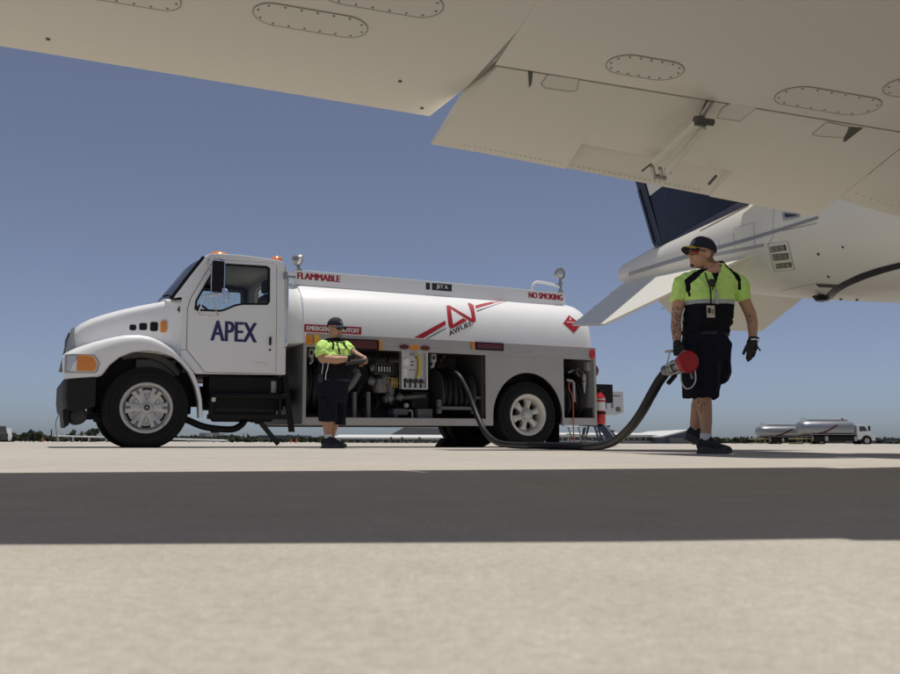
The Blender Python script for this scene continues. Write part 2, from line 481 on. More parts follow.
# --- fenders
FO = [(-.965, .85), (-.985, 1.15), (-.93, 1.205), (-.83, 1.262), (-.7, 1.322), (-.48, 1.395), (-.3, 1.44), (-.125, 1.455), (.02, 1.435), (.16, 1.375), (.28, 1.30), (.38, 1.213), (.48, 1.11), (.58, .985), (.65, .83), (.70, .62), (.716, .397)]
FI = [(.655, .383), (.645, .6), (.60, .78), (.52, .96), (.42, 1.085), (.3, 1.175), (.15, 1.225), (-.02, 1.24), (-.2, 1.21), (-.35, 1.14), (-.46, 1.04), (-.54, .912), (-.6, .885)]
def fender(y0, y1):
    """rings along the arch; the lip rolls over from the outer edge and rises to the hood"""
    mb = MB(); sgn = 1 if y1 > y0 else -1
    prof = [(0.0, .04), (.0, .30), (.0, .62), (.012, .80), (.04, .92), (.09, .985), (.16, 1.0), (.30, 1.02), (.46, 1.06)]
    n = 44
    def samp(P, t):
        L = [0]
        for a, b in zip(P, P[1:]): L.append(L[-1] + math.hypot(b[0] - a[0], b[1] - a[1]))
        x = t * L[-1]
        for i in range(len(P) - 1):
            if x <= L[i + 1] + 1e-9:
                u = (x - L[i]) / max(1e-9, L[i + 1] - L[i]); return P[i][0] + (P[i + 1][0] - P[i][0]) * u, P[i][1] + (P[i + 1][1] - P[i][1]) * u
        return P[-1]
    inner = FI[::-1]
    rings = []
    for k in range(n + 1):
        t = k / n
        o = samp(FO, t); i = samp([(-.9, .86), (-.75, .87)] + inner, t)
        ring = []
        for dd, e in prof:
            ring.append((i[0] + (o[0] - i[0]) * e, y0 + sgn * dd, i[1] + (o[1] - i[1]) * e))
        ring.append((i[0] + (o[0] - i[0]) * 0.9, y0 + sgn * .46, i[1] + (o[1] - i[1]) * .9))
        ring.append((i[0], y0 + sgn * .05, i[1]))
        rings.append(ring)
    mb.loft(rings)
    return mb
mb = fender(0, .46); mb.build('fender', 'truck_white', truck, smooth=True, ang=45)
mb = fender(FAR, FAR - .46); mb.v = [(a + .1 * max(0, min(1, -a)), b, c) for a, b, c in mb.v]; mb.build('fender', 'truck_white', truck, smooth=True, ang=45)
# headlights
for y0, sg in ((-.004, 1), (FAR + .004, -1)):
    hl = empty('headlight'); hl.parent = truck; hl.location = (0 if sg > 0 else .12, 0, 0)
    bez = [(-.982, .925), (-.985, 1.15), (-.90, 1.165), (-.64, 1.165), (-.575, 1.06), (-.60, .955), (-.63, .93)]
    mb = MB(); mb.prism(bez, y0, y0 + sg * .05, holes=[[(-.965, .945), (-.965, 1.14), (-.90, 1.148), (-.655, 1.148), (-.60, 1.06), (-.622, .965), (-.645, .945)]]); mb.build('bezel', 'light_grey', hl)
    mb = MB(); mb.prism([(-.965, .945), (-.965, 1.14), (-.90, 1.148), (-.845, 1.148), (-.845, .945)], y0 + sg * .008, y0 + sg * .06); mb.build('lens', 'lamp_clear', hl, bevel=.006)
    mb = MB(); mb.prism([(-.845, .955), (-.845, 1.135), (-.815, 1.15), (-.665, 1.145), (-.612, 1.06), (-.632, .97), (-.655, .953)], y0 - sg * .012, y0 + sg * .05); mb.build('turn_signal', 'amber', hl, bevel=.01)
# bumper
mb = MB()
rings = []
for d in (0, .06, .16, .4, .8, CT, FAR - .8, FAR - .4, FAR - .16, FAR - .06, FAR):
    e = min(d, FAR - d); f = .075 - .105 * (1 - (1 - min(e, .7) / .7) ** 2)
    f = max(f, .03)
    rear = -.61 if e < .1 else -.86
    rings.append([(rear, d, .868), (rear, d, .52), (-.90 + f, d, .44), (-1.0 + f, d, .48), (-1.02 + f, d, .62), (-1.02 + f, d, .84), (-1.0 + f, d, .868)])
mb.loft(rings); mb.build('bumper', 'bumper_black', truck, bevel=.012)
mb = MB(); mb.loft([[(-1.01 + e, d, .47), (-.985 + e, d, .27), (-.93 + e, d, .28), (-.93 + e, d, .5)] for d, e in ((.06, .03), (.5, .03), (CT, .04), (FAR - .5, .06), (FAR - .06, .1))])
mb.build('bumper_valance', 'black', truck, bevel=.01)
mb = MB(); mb.lathe([(.0, 0), (.085, .005), (.112, .03), (.112, .5), (0, .5)], (-.80, .12, .405), (0, 1, 0), 24)
mb.build('air_tank', 'grey_dark', truck, smooth=True)
mb = MB(); mb.box(-.86, .2, .30, .38, .36, .44); mb.box(-.6, -.5, .26, .40, .33, .40)
mb.build('front_spring', 'black', truck, bevel=.008)
mb = MB(); mb.tube(smooth_path([(-1.0, .3, .45), (-1.04, .3, .33), (-1.03, .3, .2), (-1.01, .3, .12)], 3), .006, 5)
mb.build('tow_chain', 'steel', truck)
# engine bay / inner wheel-well so that no daylight shows through
mb = MB(); mb.box(-.55, .7, .50, .55, .55, 1.2); mb.box(-.55, .7, FAR - .55, FAR - .50, .55, 1.2); mb.box(-.6, .65, .6, FAR - .6, .45, 1.1)
mb.build('engine_bay', 'black', truck)
mb = MB(); mb.tube(smooth_path([(-.28, .42, 1.19), (.0, .40, 1.225), (.25, .40, 1.15), (.45, .42, .98)], 4), .05, 8)
mb.box(-.1, .4, .43, .465, .95, 1.16)
mb.build('inner_liner', 'frame_grey', truck, smooth=True)
# --- cab
D0 = .05
CABO = [(.404, 1.24), (.40, 1.98), (.29, 1.955), (.52, 2.30), (.69, 2.545), (.735, 2.585), (.80, 2.60), (1.16, 2.612), (1.68, 2.588), (1.745, 2.565), (1.775, 2.50), (1.815, .985), (.705, .965), (.60, .965), (.47, 1.12), (.405, 1.17)]
DOOR = [(.482, 1.285), (.478, 1.83), (.515, 1.97), (.78, 2.47), (.83, 2.515), (1.62, 2.53), (1.655, 2.50), (1.675, 1.0), (.725, .99)]
DHOLE = [(.4765, 1.282), (.4725, 1.832), (.510, 1.973), (.776, 2.474), (.828, 2.5205), (1.6225, 2.5355), (1.6605, 2.5025), (1.6805, .995), (.7225, .985)]
def aft_shift(P, k): return [(s + k * max(0, min(1, (s - 1.0) / .4)), z) for s, z in P]
WIN = [(.565, 1.825), (.575, 1.94), (.80, 2.385), (.855, 2.458), (.90, 2.468), (1.52, 2.482), (1.56, 2.455), (1.567, 1.985), (1.535, 1.945), (1.20, 1.925), (1.10, 1.90), (.97, 1.835), (.91, 1.813), (.60, 1.803)]
def inset(P, e):
    cx = sum(p[0] for p in P) / len(P); cz = sum(p[1] for p in P) / len(P); out = []
    n = len(P)
    for i in range(n):
        a, b, c = Vector(P[i - 1]), Vector(P[i]), Vector(P[(i + 1) % n])
        t1, t2 = (b - a).normalized(), (c - b).normalized()
        n1, n2 = Vector((-t1.y, t1.x)), Vector((-t2.y, t2.x))
        A = sum(P[k][0] * P[(k + 1) % n][1] - P[(k + 1) % n][0] * P[k][1] for k in range(n))
        m = (n1 + n2); m = m / max(.4, m.length_squared / 2)
        out.append(tuple(b + m * (e if A > 0 else -e)))
    return out
cab = empty('cab'); cab.parent = truck
for y0, y1 in ((D0, D0 + .045), (FAR - D0, FAR - D0 - .045)):
    sg = 1 if y1 > y0 else -1
    DOOR_, DHOLE_, WIN_ = (DOOR, DHOLE, WIN) if sg > 0 else (aft_shift(DOOR, .075), aft_shift(DHOLE, .075), aft_shift(WIN, .125))
    mb = MB(); mb.prism(CABO, y0, y1, holes=[DHOLE_]); mb.build('cab_side', 'truck_white', cab, bevel=.012)
    mb = MB(); mb.prism(inset(DHOLE_, -.015), y0 + sg * .05, y0 + sg * .07, holes=[inset(WIN_, -.01)]); mb.build('door_frame', 'black', cab)
    door = empty('door'); door.parent = truck
    mb = MB(); mb.prism(DOOR_, y0 - sg * .006, y0 + sg * .045, holes=[WIN_]); mb.build('door_panel', 'truck_white', door, bevel=.006)
    mb = MB(); mb.prism(inset(WIN_, -.004), y0 - sg * .012, y0 + sg * .02, holes=[inset(WIN_, .022)]); mb.build('window_seal', 'black', door)
    mb = MB(); mb.prism(inset(WIN_, .003), y0 + sg * .022, y0 + sg * .026); mb.build('window_glass', 'cab_glass', door)
    mb = MB(); mb.prism(rrect(1.572, 1.598, 1.385, 1.50, .01), y0 - sg * .03, y0); mb.lathe([(0, 0), (.014, 0), (.014, .02), (0, .02)], (1.585, y0, 1.32), (0, -sg, 0), 10)
    mb.build('door_handle', 'black', door, smooth=True)
    mb = MB(); mb.prism(rrect(1.32, 1.545, 1.118, 1.14, .008), y0 - sg * .012, y0); mb.build('name_trim', 'chrome', door)
# roof, rear wall, floor, windscreen
mb = MB(); rings = []
RL = [(.66, 2.50), (.70, 2.555), (.74, 2.59), (.80, 2.604), (1.16, 2.615), (1.5, 2.602), (1.68, 2.59), (1.745, 2.568), (1.775, 2.50)]
for k in range(13):
    u = -1 + 2 * k / 12
    d = CT + u * (CT - D0 - .012)
    cr = .055 * (1 - u * u) - (.022 if abs(u) > .99 else 0)
    rings.append([(s, d, z + cr) for s, z in RL] + [(s, d, z + cr - .03) for s, z in RL[::-1]])
mb.loft(rings); mb.build('roof', 'truck_white', cab, smooth=True, ang=45)
mb = MB(); mb.loft([[(s, d, z - .05) for s, z in RL[2:8]] + [(s, d, z - .055) for s, z in RL[2:8][::-1]] for d in (D0 + .06, CT, FAR - D0 - .06)]); mb.build('headliner', 'interior', cab)
mb = MB(); mb.prism([(D0 + .03, .985), (FAR - D0 - .03, .985), (FAR - D0 - .03, 2.53), (D0 + .03, 2.53)], 1.755, 1.795, holes=[rrect(CT - .5, CT + .5, 2.0, 2.42, .05)], fn=lambda s, d, z: (d, s, z))
mb.build('rear_wall', 'interior', cab)
mb = MB(); mb.prism([(D0 + .02, .985), (FAR - D0 - .02, .985), (FAR - D0 - .02, 2.5), (D0 + .02, 2.5)], 1.797, 1.815, holes=[rrect(CT - .48, CT + .48, 2.02, 2.40, .05)], fn=lambda s, d, z: (d, s, z))
mb.build('rear_panel', 'truck_white', cab)
mb = MB(); mb.box(.45, 1.75, D0 + .05, FAR - D0 - .05, .985, 1.02); mb.build('cab_floor', 'interior_dark', cab)
mb = MB(); mb.loft([[(.275 + .012 * b, d, 1.96), (.36 + b, d, 2.10), (.52 + b, d, 2.32), (.68 + b, d, 2.545), (.688 + b, d, 2.540), (.528 + b, d, 2.315), (.368 + b, d, 2.095), (.283 + .012 * b, d, 1.955)] for d, b in [(CT + u * (CT - D0 - .05), -.10 * (1 - u * u)) for u in (-1, -.6, -.2, .2, .6, 1)]])
mb.build('windscreen', 'windscreen_glass', cab, smooth=True)
for d in (D0 + .03, FAR - D0 - .03):
    mb = MB(); mb.loft([[(s - .03, d - .02, z), (s + .02, d - .02, z - .01), (s + .02, d + .02, z - .01), (s - .03, d + .02, z)] for s, z in ((.27, 1.95), (.47, 2.255), (.675, 2.55))]); mb.build('windscreen_seal', 'black', cab)
mb = MB(); mb.loft([hood_ring(s, w, z, 1.9, 3.6) for s, w, z in ((.22, .95, 2.005), (.30, 1.02, 1.99), (.42, 1.05, 1.96))]); mb.build('cowl', 'truck_white', cab, smooth=True, ang=50)
mb = MB(); mb.tube([(.24, .45, 2.03), (.26, .75, 2.06)], .008, 6); mb.tube([(.21, .35, 2.02), (.27, .42, 2.05)], .016, 6); mb.tube([(.24, 1.3, 2.05), (.26, 1.6, 2.08)], .008, 6)
mb.build('wiper', 'black', cab)
# interior
mb = MB(); mb.loft([[(.42, d, 1.5), (.42, d, 1.93), (.60, d, 1.91), (.70, d, 1.80), (.68, d, 1.5)] for d in (D0 + .08, CT, FAR - D0 - .08)]); mb.build('dashboard', 'interior_dark', cab, bevel=.02)
mb = MB(); c = Vector((.86, .58, 1.80)); ax = Vector((.75, 0, .66)).normalized(); u = Vector((0, 1, 0)); w = ax.cross(u)
mb.tube([c + (u * math.cos(t) + w * math.sin(t)) * .21 for t in [2 * math.pi * k / 24 for k in range(25)]], .016, 7, caps=False)
mb.tube([c, c - ax * .4], .03, 8)
for t in (.5, 2.6, 4.7): mb.tube([c, c + (u * math.cos(t) + w * math.sin(t)) * .21], .014, 6)
mb.build('steering_wheel', 'interior_dark', cab, smooth=True)
for d in (.58, 1.72):
    seat = empty('seat'); seat.parent = truck
    mb = MB(); mb.box(1.05, 1.58, d - .24, d + .24, 1.35, 1.5); mb.build('seat_cushion', 'interior_dark', seat, bevel=.04)
    mb = MB(); mb.loft([[(1.48 + .1 * t, d - w, 1.48 + .68 * t), (1.60 + .1 * t, d - w, 1.48 + .68 * t), (1.60 + .1 * t, d + w, 1.48 + .68 * t), (1.48 + .1 * t, d + w, 1.48 + .68 * t)] for t, w in ((0, .24), (.6, .23), (1, .18))]); mb.build('seat_back', 'interior_dark', seat, bevel=.03)
    mb = MB(); mb.box(1.60, 1.70, d - .12, d + .12, 2.2 - (.22 if d > 1 else 0), 2.38 - (.22 if d > 1 else 0)); mb.build('headrest', 'interior_dark', seat, bevel=.03)
# roof lamps
bc = empty('beacon'); bc.parent = truck
mb = MB(); mb.lathe([(.0, .0), (.15, .0), (.15, .03), (.0, .03)], (1.02, .85, 2.68), (0, 0, 1), 24); mb.build('beacon_base', 'black', bc, smooth=True)
mb = MB(); mb.lathe([(.145, .03), (.15, .05), (.13, .085), (.08, .11), (.0, .12)], (1.02, .85, 2.68), (0, 0, 1), 24); mb.build('beacon_dome', 'amber', bc, smooth=True)
mb = MB(); mb.lathe([(.0, .0), (.075, .0), (.08, .035), (.06, .06), (.0, .07)], (1.70, .22, 2.60), (0, 0, 1), 18); mb.build('roof_marker', 'beacon_orange', truck, smooth=True)
mb = MB(); mb.lathe([(.0, .0), (.085, .0), (.09, .05), (.07, .085), (.0, .10)], (1.70, FAR - .22, 2.60), (0, 0, 1), 18); mb.build('roof_marker', 'beacon_orange', truck, smooth=True)
# mirrors
def mirror(y, sg):
    g = empty('mirror'); g.parent = truck
    yy = y - sg * .24
    mb = MB(); s0, z0 = .745, 2.03; 
    mb.prism(rrect(.722, .885, 2.02, 2.445, .025), yy - sg * .03, yy + sg * .03); mb.build('mirror_housing', 'black', g, bevel=.01)
    mb = MB(); mb.prism(rrect(.714, .893, 2.012, 2.453, .03), yy - sg * .034, yy - sg * .02, holes=[rrect(.724, .883, 2.022, 2.443, .022)]); mb.build('mirror_rim', 'chrome', g)
    mb = MB()
    mb.tube(smooth_path([(.70, y, 2.49), (.74, yy, 2.47), (.86, yy, 2.47), (.885, yy, 2.42), (.885, yy, 2.1), (.87, yy, 2.03), (.80, yy, 2.0), (.66, yy + sg * .05, 1.98)], 4), .011, 7)
    mb.tube([(.66, yy + sg * .05, 1.98), (.60, y, 1.745), (.885, y, 1.745), (.70, yy + sg * .04, 1.99)], .011, 7)
    mb.tube([(.70, y, 2.49), (.76, yy, 2.2), (.77, yy, 2.0)], .008, 6)
    mb.tube([(.60, y, 1.745), (.62, y + sg * .02, 1.75)], .02, 7); mb.tube([(.885, y, 1.745), (.885, y + sg * .02, 1.75)], .02, 7)
    mb.build('mirror_bracket', 'chrome', g, smooth=True)
    mb = MB(); mb.lathe([(0, -.045), (.06, -.035), (.095, -.005), (.105, .02), (.10, .03), (0, .032)], (.885, yy - sg * .01, 1.985), (-.75, -sg * .66, 0), 20)
    mb.build('convex_mirror', 'chrome', g, smooth=True)
mirror(D0 - .01, 1); mirror(FAR - D0 + .01, -1)
mb = MB(); mb.tube(smooth_path([(1.80, D0, 2.34), (1.80, -.02, 2.32), (1.80, -.03, 2.2), (1.80, -.03, 1.5), (1.79, -.02, 1.38), (1.77, D0, 1.36)], 4), .014, 8); mb.build('grab_rail', 'chrome', truck, smooth=True)
mb = MB(); mb.box(1.755, 1.80, -.005, D0, 2.32, 2.42); mb.box(1.80, 1.95, .1, .14, 2.36, 2.39); mb.build('rail_bracket', 'steel', truck)
# lettering on the cab
s0, z0 = TP(211, 340.5, D0 - .01); s1, z1 = TP(258.3, 323, D0 - .01)
lettering('door_lettering', 'APEX', lambda a, b: (s0 + (s1 - s0) * a, D0 - .0095, z0 + (z1 - z0) * b), 'navy_print', truck, bold=.016)
p, q = TP(178, 313, D0), TP(182, 306.5, D0)
lettering('unit_number', '4', lambda a, b: (.345 + .04 * a, hood_d(.345 + .04 * a, 1.8) - .006, 1.77 + .085 * b), 'black_print', truck, bold=.08)
mb = MB(); mb.box(.405, .47, D0 - .0035, D0, 1.277, 1.281); mb.build('cowl_seam', 'black', truck)
# --- chassis
mb = MB()
for d in (.72, FAR - .80): mb.box(-.85, 6.95, d, d + .08, .58, .84)
for s in (.9, 1.9, 3.2, 4.5, 6.4): mb.box(s, s + .1, .8, FAR - .8, .62, .78)
mb.build('frame_rail', 'black', truck)
mb = MB(); mb.box(-.09, .09, .5, FAR - .5, .38, .50); mb.lathe([(0, 0), (.17, 0), (.17, .3), (0, .3)], (5.69, CT - .15, .49), (0, 1, 0), 18); mb.tube([(5.69, .2, .49), (5.69, FAR - .2, .49)], .07, 10); mb.tube([(1.9, CT, .62), (5.6, CT, .5)], .05, 8)
mb.build('axle', 'black', truck)
mb = MB(); mb.box(.80, 1.82, .16, .62, .50, .96); mb.build('battery_box', 'black', truck, bevel=.02)
mb = MB(); mb.lathe([(0, 0), (.17, .01), (.2, .04), (.2, .84), (.17, .87), (0, .88)], (.86, .36, .54), (1, 0, 0), 22); mb.build('fuel_cell', 'grey_dark', truck, smooth=True)
mb = MB()
for z in (.69, .41):
    mb.box(.80, 1.86, .03, .25, z - .035, z + .03)
mb.box(.80, .84, .03, .07, .40, .72); mb.box(1.72, 1.76, .03, .07, .40, .72)
mb.build('cab_step', 'black', truck, bevel=.008)
mb = MB(); mb.box(1.02, 1.3, .2, .26, .75, .95); mb.box(1.33, 1.6, .2, .26, .72, .95); mb.build('tool_box', 'grey_dark', truck, bevel=.01)
mb = MB(); mb.box(.815, .865, .012, .03, .60, .655); mb.build('step_reflector', 'lamp_clear', truck)
mb = MB(); mb.lathe([(0, 0), (.055, 0), (.055, .16), (0, .16)], (1.68, .2, .74), (0, 0, 1), 14); mb.build('filter_can', 'light_grey', truck, smooth=True)
mb = MB(); mb.tube(smooth_path([(.35, .3, .42), (.55, .25, .36), (.75, .2, .275), (1.0, .2, .24), (1.18, .22, .25), (1.30, .25, .34), (1.34, .3, .46)], 5), .045, 10); mb.box(.86, .96, .16, .26, .19, .25)
mb.build('air_hose', 'black', truck, smooth=True)
mb = MB(); mb.box(1.4, 1.62, .15, .3, .34, .40); mb.box(1.45, 1.52, .2, .25, .31, .36); mb.build('drain_block', 'black', truck)
p, q = TP(284, 372, .0), TP(295, 432, .0)
mb = MB(); mb.loft([[(p[0], .06, p[1]), (p[0] + .07, .06, p[1]), (p[0] + .07, .12, p[1]), (p[0], .12, p[1])], [(q[0] - .06, .06, q[1]), (q[0] + .02, .06, q[1]), (q[0] + .02, .12, q[1]), (q[0] - .06, .12, q[1])]])
mb.build('step_support', 'black', truck, bevel=.01)
mb = MB(); mb.tube([(1.62, .8, .40), (1.92, .75, .03)], .035, 8); mb.box(1.55, 1.66, .7, .9, .34, .46); mb.build('support_leg', 'frame_grey', truck, smooth=True)
# --- tank
TZC, TB, TW, TN = 1.40, 1.01, 1.2, 3.05
TCT = 1.2
def tank_d(z):
    if z <= TZC: return 0.
    q = min((z - TZC) / TB, .9999)
    return TCT - TW * (1 - q ** TN) ** (1 / TN)
def tank_ring(s, k=1.0, kz=None):
    kz = k if kz is None else kz
    pts = []; n = 44
    for i in range(n + 1):
        t = math.pi * i / n; c, sn = math.cos(t), math.sin(t)
        pts.append((s, TCT - TW * k * math.copysign(abs(c) ** (2 / TN), c), max(1.45, TZC + .25 * (1 - kz) + TB * kz * abs(sn) ** (2 / TN))))
    zb = 1.43
    pts += [(s, TCT + TW * k, 1.44), (s, TCT + TW * k * .97, zb), (s, TCT - TW * k * .97, zb), (s, TCT - TW * k, 1.44)]
    return pts
tank = empty('tank'); tank.parent = truck
mb = MB(); mb.loft([tank_ring(s, k) for s, k in ((2.045, .985), (2.05, .997), (2.075, 1), (2.5, 1), (3, 1), (3.5, 1), (4, 1), (4.5, 1), (5, 1), (5.5, 1), (6, 1), (6.5, 1), (6.72, 1), (6.80, .995))])
mb.build('tank_shell', 'tank_white', tank, smooth=True, ang=45)
mb = MB(); mb.loft([tank_ring(s, k) for s, k in ((1.80, .55), (1.84, .75), (1.90, .88), (1.96, .945), (2.02, .978), (2.05, .985))]); mb.build('tank_head', 'tank_white', tank, smooth=True, ang=45)
mb = MB(); mb.loft([tank_ring(s, k) for s, k in ((6.80, .995), (6.88, .978), (6.95, .945), (7.00, .88), (7.04, .75), (7.07, .5))]); mb.build('tank_head', 'tank_white', tank, smooth=True, ang=45)
mb = MB(); mb.loft([[(s, d, z) for (s, d, z) in tank_ring(2.052, 1.004)], [(s, d, z) for (s, d, z) in tank_ring(2.085, 1.004)]], caps=False); mb.build('tank_rim', 'tank_white', tank, smooth=True)
# coaming
for d in (.44, 2 * TCT - .49):
    mb = MB(); mb.prism([(2.0, 2.33), (1.985, 2.50), (2.03, 2.553), (6.69, 2.545), (6.72, 2.36), (6.6, 2.3)], d, d + .05); mb.build('coaming', 'tank_white', tank, bevel=.008)
mb = MB(); mb.box(2.0, 2.04, .49, 2 * TCT - .49, 2.36, 2.54); mb.build('coaming_end', 'tank_white', tank); mb = MB(); mb.box(6.65, 6.69, .49, 2 * TCT - .49, 2.36, 2.53); mb.build('coaming_end', 'tank_white', tank)
s0, z0 = TP(298, 280.5, .44); s1, z1 = TP(341, 273.3, .44)
def placed(name, body, x0, y0, x1, y1, d, m, par, off=.02):
    a0, c0 = TP(x0, y0, d); a1, c1 = TP(x1, y1, d); h = TP(x0, y0, d)[1]
    return a0, c0, a1
def rail_text(name, body, xa, xb, za, zb, m, off):
    sa, sb = TP(xa, 285, .44)[0], TP(xb, 292, .44)[0]
    lettering(name, body, lambda a, b: (sa + (sb - sa) * a, .44 - .003, za + (zb - za) * b), m, tank, bold=.011)
rail_text('warning_lettering', 'FLAMMABLE', 298, 341.2, 2.415, 2.512, 'red_print', .0)
rail_text('warning_lettering', 'NO SMOKING', 529.3, 563.5, 2.405, 2.505, 'red_print', .0)
sa, sb = TP(433, 289, .44)[0], TP(452.5, 289, .44)[0]
mb = MB(); mb.box(sa, sb, .432, .44, 2.408, 2.518); mb.box(sa - .105, sa - .04, .432, .44, 2.41, 2.515); mb.build('grade_placard', 'black_print', tank)
lettering('grade_lettering', 'JET A', lambda a, b: (sa + .07 + (sb - sa - .14) * a, .430, 2.425 + .075 * b), 'white_print', tank, bold=.015)
def spot(s, d, z, aim, nm='spotlight', tall=.0):
    g = empty(nm); g.parent = truck
    aim = Vector(aim).normalized(); c = Vector((s, d, z))
    mb = MB(); mb.lathe([(0, -.10), (.045, -.10), (.085, -.04), (.10, .0), (.10, .02), (.088, .02), (.085, .0)], c, aim, 20); mb.build('lamp_housing', 'steel', g, smooth=True)
    mb = MB(); mb.lathe([(.087, .004), (.05, .02), (0, .026)], c, aim, 20); mb.build('lamp_lens', 'lamp_clear', g, smooth=True)
    mb = MB(); mb.tube([c - aim * .05, c + Vector((0, 0, -.12))], .02, 7); mb.tube([c + Vector((0, 0, -.12)), (s, d, 2.54)], .018 + tall * .01, 7); mb.lathe([(0, 0), (.05, 0), (.05, .02), (0, .02)], (s, d, 2.545), (0, 0, 1), 12)
    if tall: mb.box(s - .045, s + .045, d - .03, d + .03, z - .18, z - .165); mb.lathe([(.03, 0), (.03, .09)], (s, d, z - .28), (0, 0, 1), 10)
    mb.build('lamp_bracket', 'steel', g, smooth=True)
spot(2.10, .47, 2.69, (.75, -.5, -.45)); spot(6.63, .47, 2.87, (.15, -.98, -.05), tall=1)
spot(2.06, 1.9, 2.69, (.7, .6, -.4))
a, b = TP(533.5, 290, .47)[0], TP(563, 292, .47)[0]
mb = MB(); mb.tube(smooth_path([(a, .47, 2.53), (a + .005, .47, 2.62), (a + .07, .47, 2.685), (a + .2, .47, 2.69), (b - .15, .47, 2.665), (b - .04, .47, 2.62), (b, .47, 2.53)], 5), .022, 8); mb.build('handrail', 'tank_white', truck, smooth=True)
# --- graphics on the tank, wrapped on its side
def tank_pt(px, py):
    d = 0.
    for _ in range(6):
        s, z = TP(px, py, d); d = tank_d(z)
    return s, z
def zoomed(x, y): return 400 + x / 7.5, 280 + y / 7.5
def wrap_strip(mb, A, B, n=10, off=.004):
    """quads between two pixel polylines"""
    def samp(P, t):
        L = [0]
        for a, b in zip(P, P[1:]): L.append(L[-1] + math.dist(a, b))
        x = t * L[-1]
        for i in range(len(P) - 1):
            if x <= L[i + 1] + 1e-9:
                u = (x - L[i]) / max(1e-9, L[i + 1] - L[i]); return P[i][0] + (P[i + 1][0] - P[i][0]) * u, P[i][1] + (P[i + 1][1] - P[i][1]) * u
        return P[-1]
    v = []
    for k in range(n + 1):
        for P in (A, B):
            s, z = tank_pt(*zoomed(*samp(P, k / n))); v.append((s, tank_d(z) - off, z))
    mb.add(v, [(2 * k, 2 * k + 1, 2 * k + 3, 2 * k + 2) for k in range(n)])
logo = empty('tank_emblem'); logo.parent = truck
mb = MB()
wrap_strip(mb, [(110, 433), (345, 304)], [(178, 438), (348, 335)])
wrap_strip(mb, [(353, 193), (368, 335), (380, 365)], [(386, 204), (398, 300), (403, 345)])
wrap_strip(mb, [(353, 193), (550, 322)], [(376, 190), (572, 306)], off=.0045)
wrap_strip(mb, [(512, 174), (528, 172)], [(545, 235), (560, 190)], 3, .005)
wrap_strip(mb, [(512, 174), (536, 235), (548, 318)], [(530, 172), (560, 205), (574, 306)], 10, .0055)
wrap_strip(mb, [(380, 367), (402, 362), (507, 304)], [(396, 336), (410, 330), (477, 286)], 8, .006)
mb.build('red_emblem', 'red_print', logo)
mb = MB(); wrap_strip(mb, [(570, 191), (640, 174), (700, 163)], [(572, 215), (640, 195), (700, 178)]); mb.build('red_streak', 'red_print', logo)
mb = MB(); wrap_strip(mb, [(700, 163), (760, 153), (825, 148)], [(700, 178), (760, 163), (825, 150)]); mb.build('faded_streak', 'red_fade', logo)
mb = MB(); wrap_strip(mb, [(198, 441), (350, 360)], [(212, 441), (350, 367)]); mb.build('black_pinstripe', 'black_print', logo); mb = MB(); wrap_strip(mb, [(580, 230), (700, 190), (800, 160)], [(582, 237), (700, 194), (800, 162)]); mb.build('black_pinstripe', 'black_print', logo)
def avf(a, b):
    x = 365 + (542 - 365) * a + 12 * (1 - b); y = 424 + (335 - 424) * a - 36 * b + 4 * a * b
    s, z = tank_pt(*zoomed(x, y)); return (s, tank_d(z) - .004, z)
lettering('emblem_lettering', 'AVFUEL', avf, 'black_print', logo, bold=.008)
# hazard diamond
dm = empty('hazard_placard'); dm.parent = truck
cs, cz = TP(575, 323.4, .0); hs, hz = .185, .165
def diam(k, off, nm, m, par=dm):
    mb = MB(); n = 10; v = []; f = []
    for i in range(n + 1):
        for j in range(n + 1):
            a, b = -1 + 2 * i / n, -1 + 2 * j / n
            u, w = (a + b) / 2 * k, (b - a) / 2 * k
            v.append((cs + u * hs, tank_d(cz + w * hz) - off, cz + w * hz))
    for i in range(n):
        for j in range(n): q = i * (n + 1) + j; f.append((q, q + 1, q + n + 2, q + n + 1))
    mb.add(v, f); mb.build(nm, m, par)
diam(1.0, .003, 'placard_edge', 'white_print'); diam(.94, .005, 'placard_face', 'red_print'); 
mb = MB(); mb.add([(cs - .10, tank_d(cz) - .008, cz - .033), (cs + .10, tank_d(cz) - .008, cz - .033), (cs + .10, tank_d(cz + .035) - .008, cz + .037), (cs - .10, tank_d(cz + .035) - .008, cz + .037)], [(0, 1, 2, 3)]); mb.build('placard_band', 'white_print', dm)
lettering('placard_class', '3', lambda a, b: (cs - .02 + .04 * a, tank_d(cz) - .008, cz - .115 + .055 * b), 'white_print', dm)
mb = MB(); mb.add([(cs - .03, -.004 + tank_d(cz + .05), cz + .05), (cs + .03, -.004 + tank_d(cz + .05), cz + .05), (cs + .035, -.004 + tank_d(cz + .075), cz + .075), (cs + .005, -.004 + tank_d(cz + .11), cz + .115), (cs - .02, -.004 + tank_d(cz + .08), cz + .085)], [(0, 1, 2, 3, 4)]); mb.build('placard_flame', 'white_print', dm)
# emergency shutoff sticker
def sticker(xa, xb, za, zb, body, d=-.0):
    sa, sb = TP(xa, 328, 0)[0], TP(xb, 332, 0)[0]
    g = empty('warning_sticker'); g.parent = truck
    mb = MB(); mb.box(sa, sb, d - .003, d + .001, za, zb); mb.build('sticker_face', 'red_print', g)
    lettering('sticker_lettering', body, lambda a, b: (sa + .03 + (sb - sa - .06) * a, d - .006, za + .022 + (zb - za - .044) * b), 'white_print', g, bold=.006)
sticker(305, 362, 1.592, 1.70, 'EMERGENCY SHUTOFF')
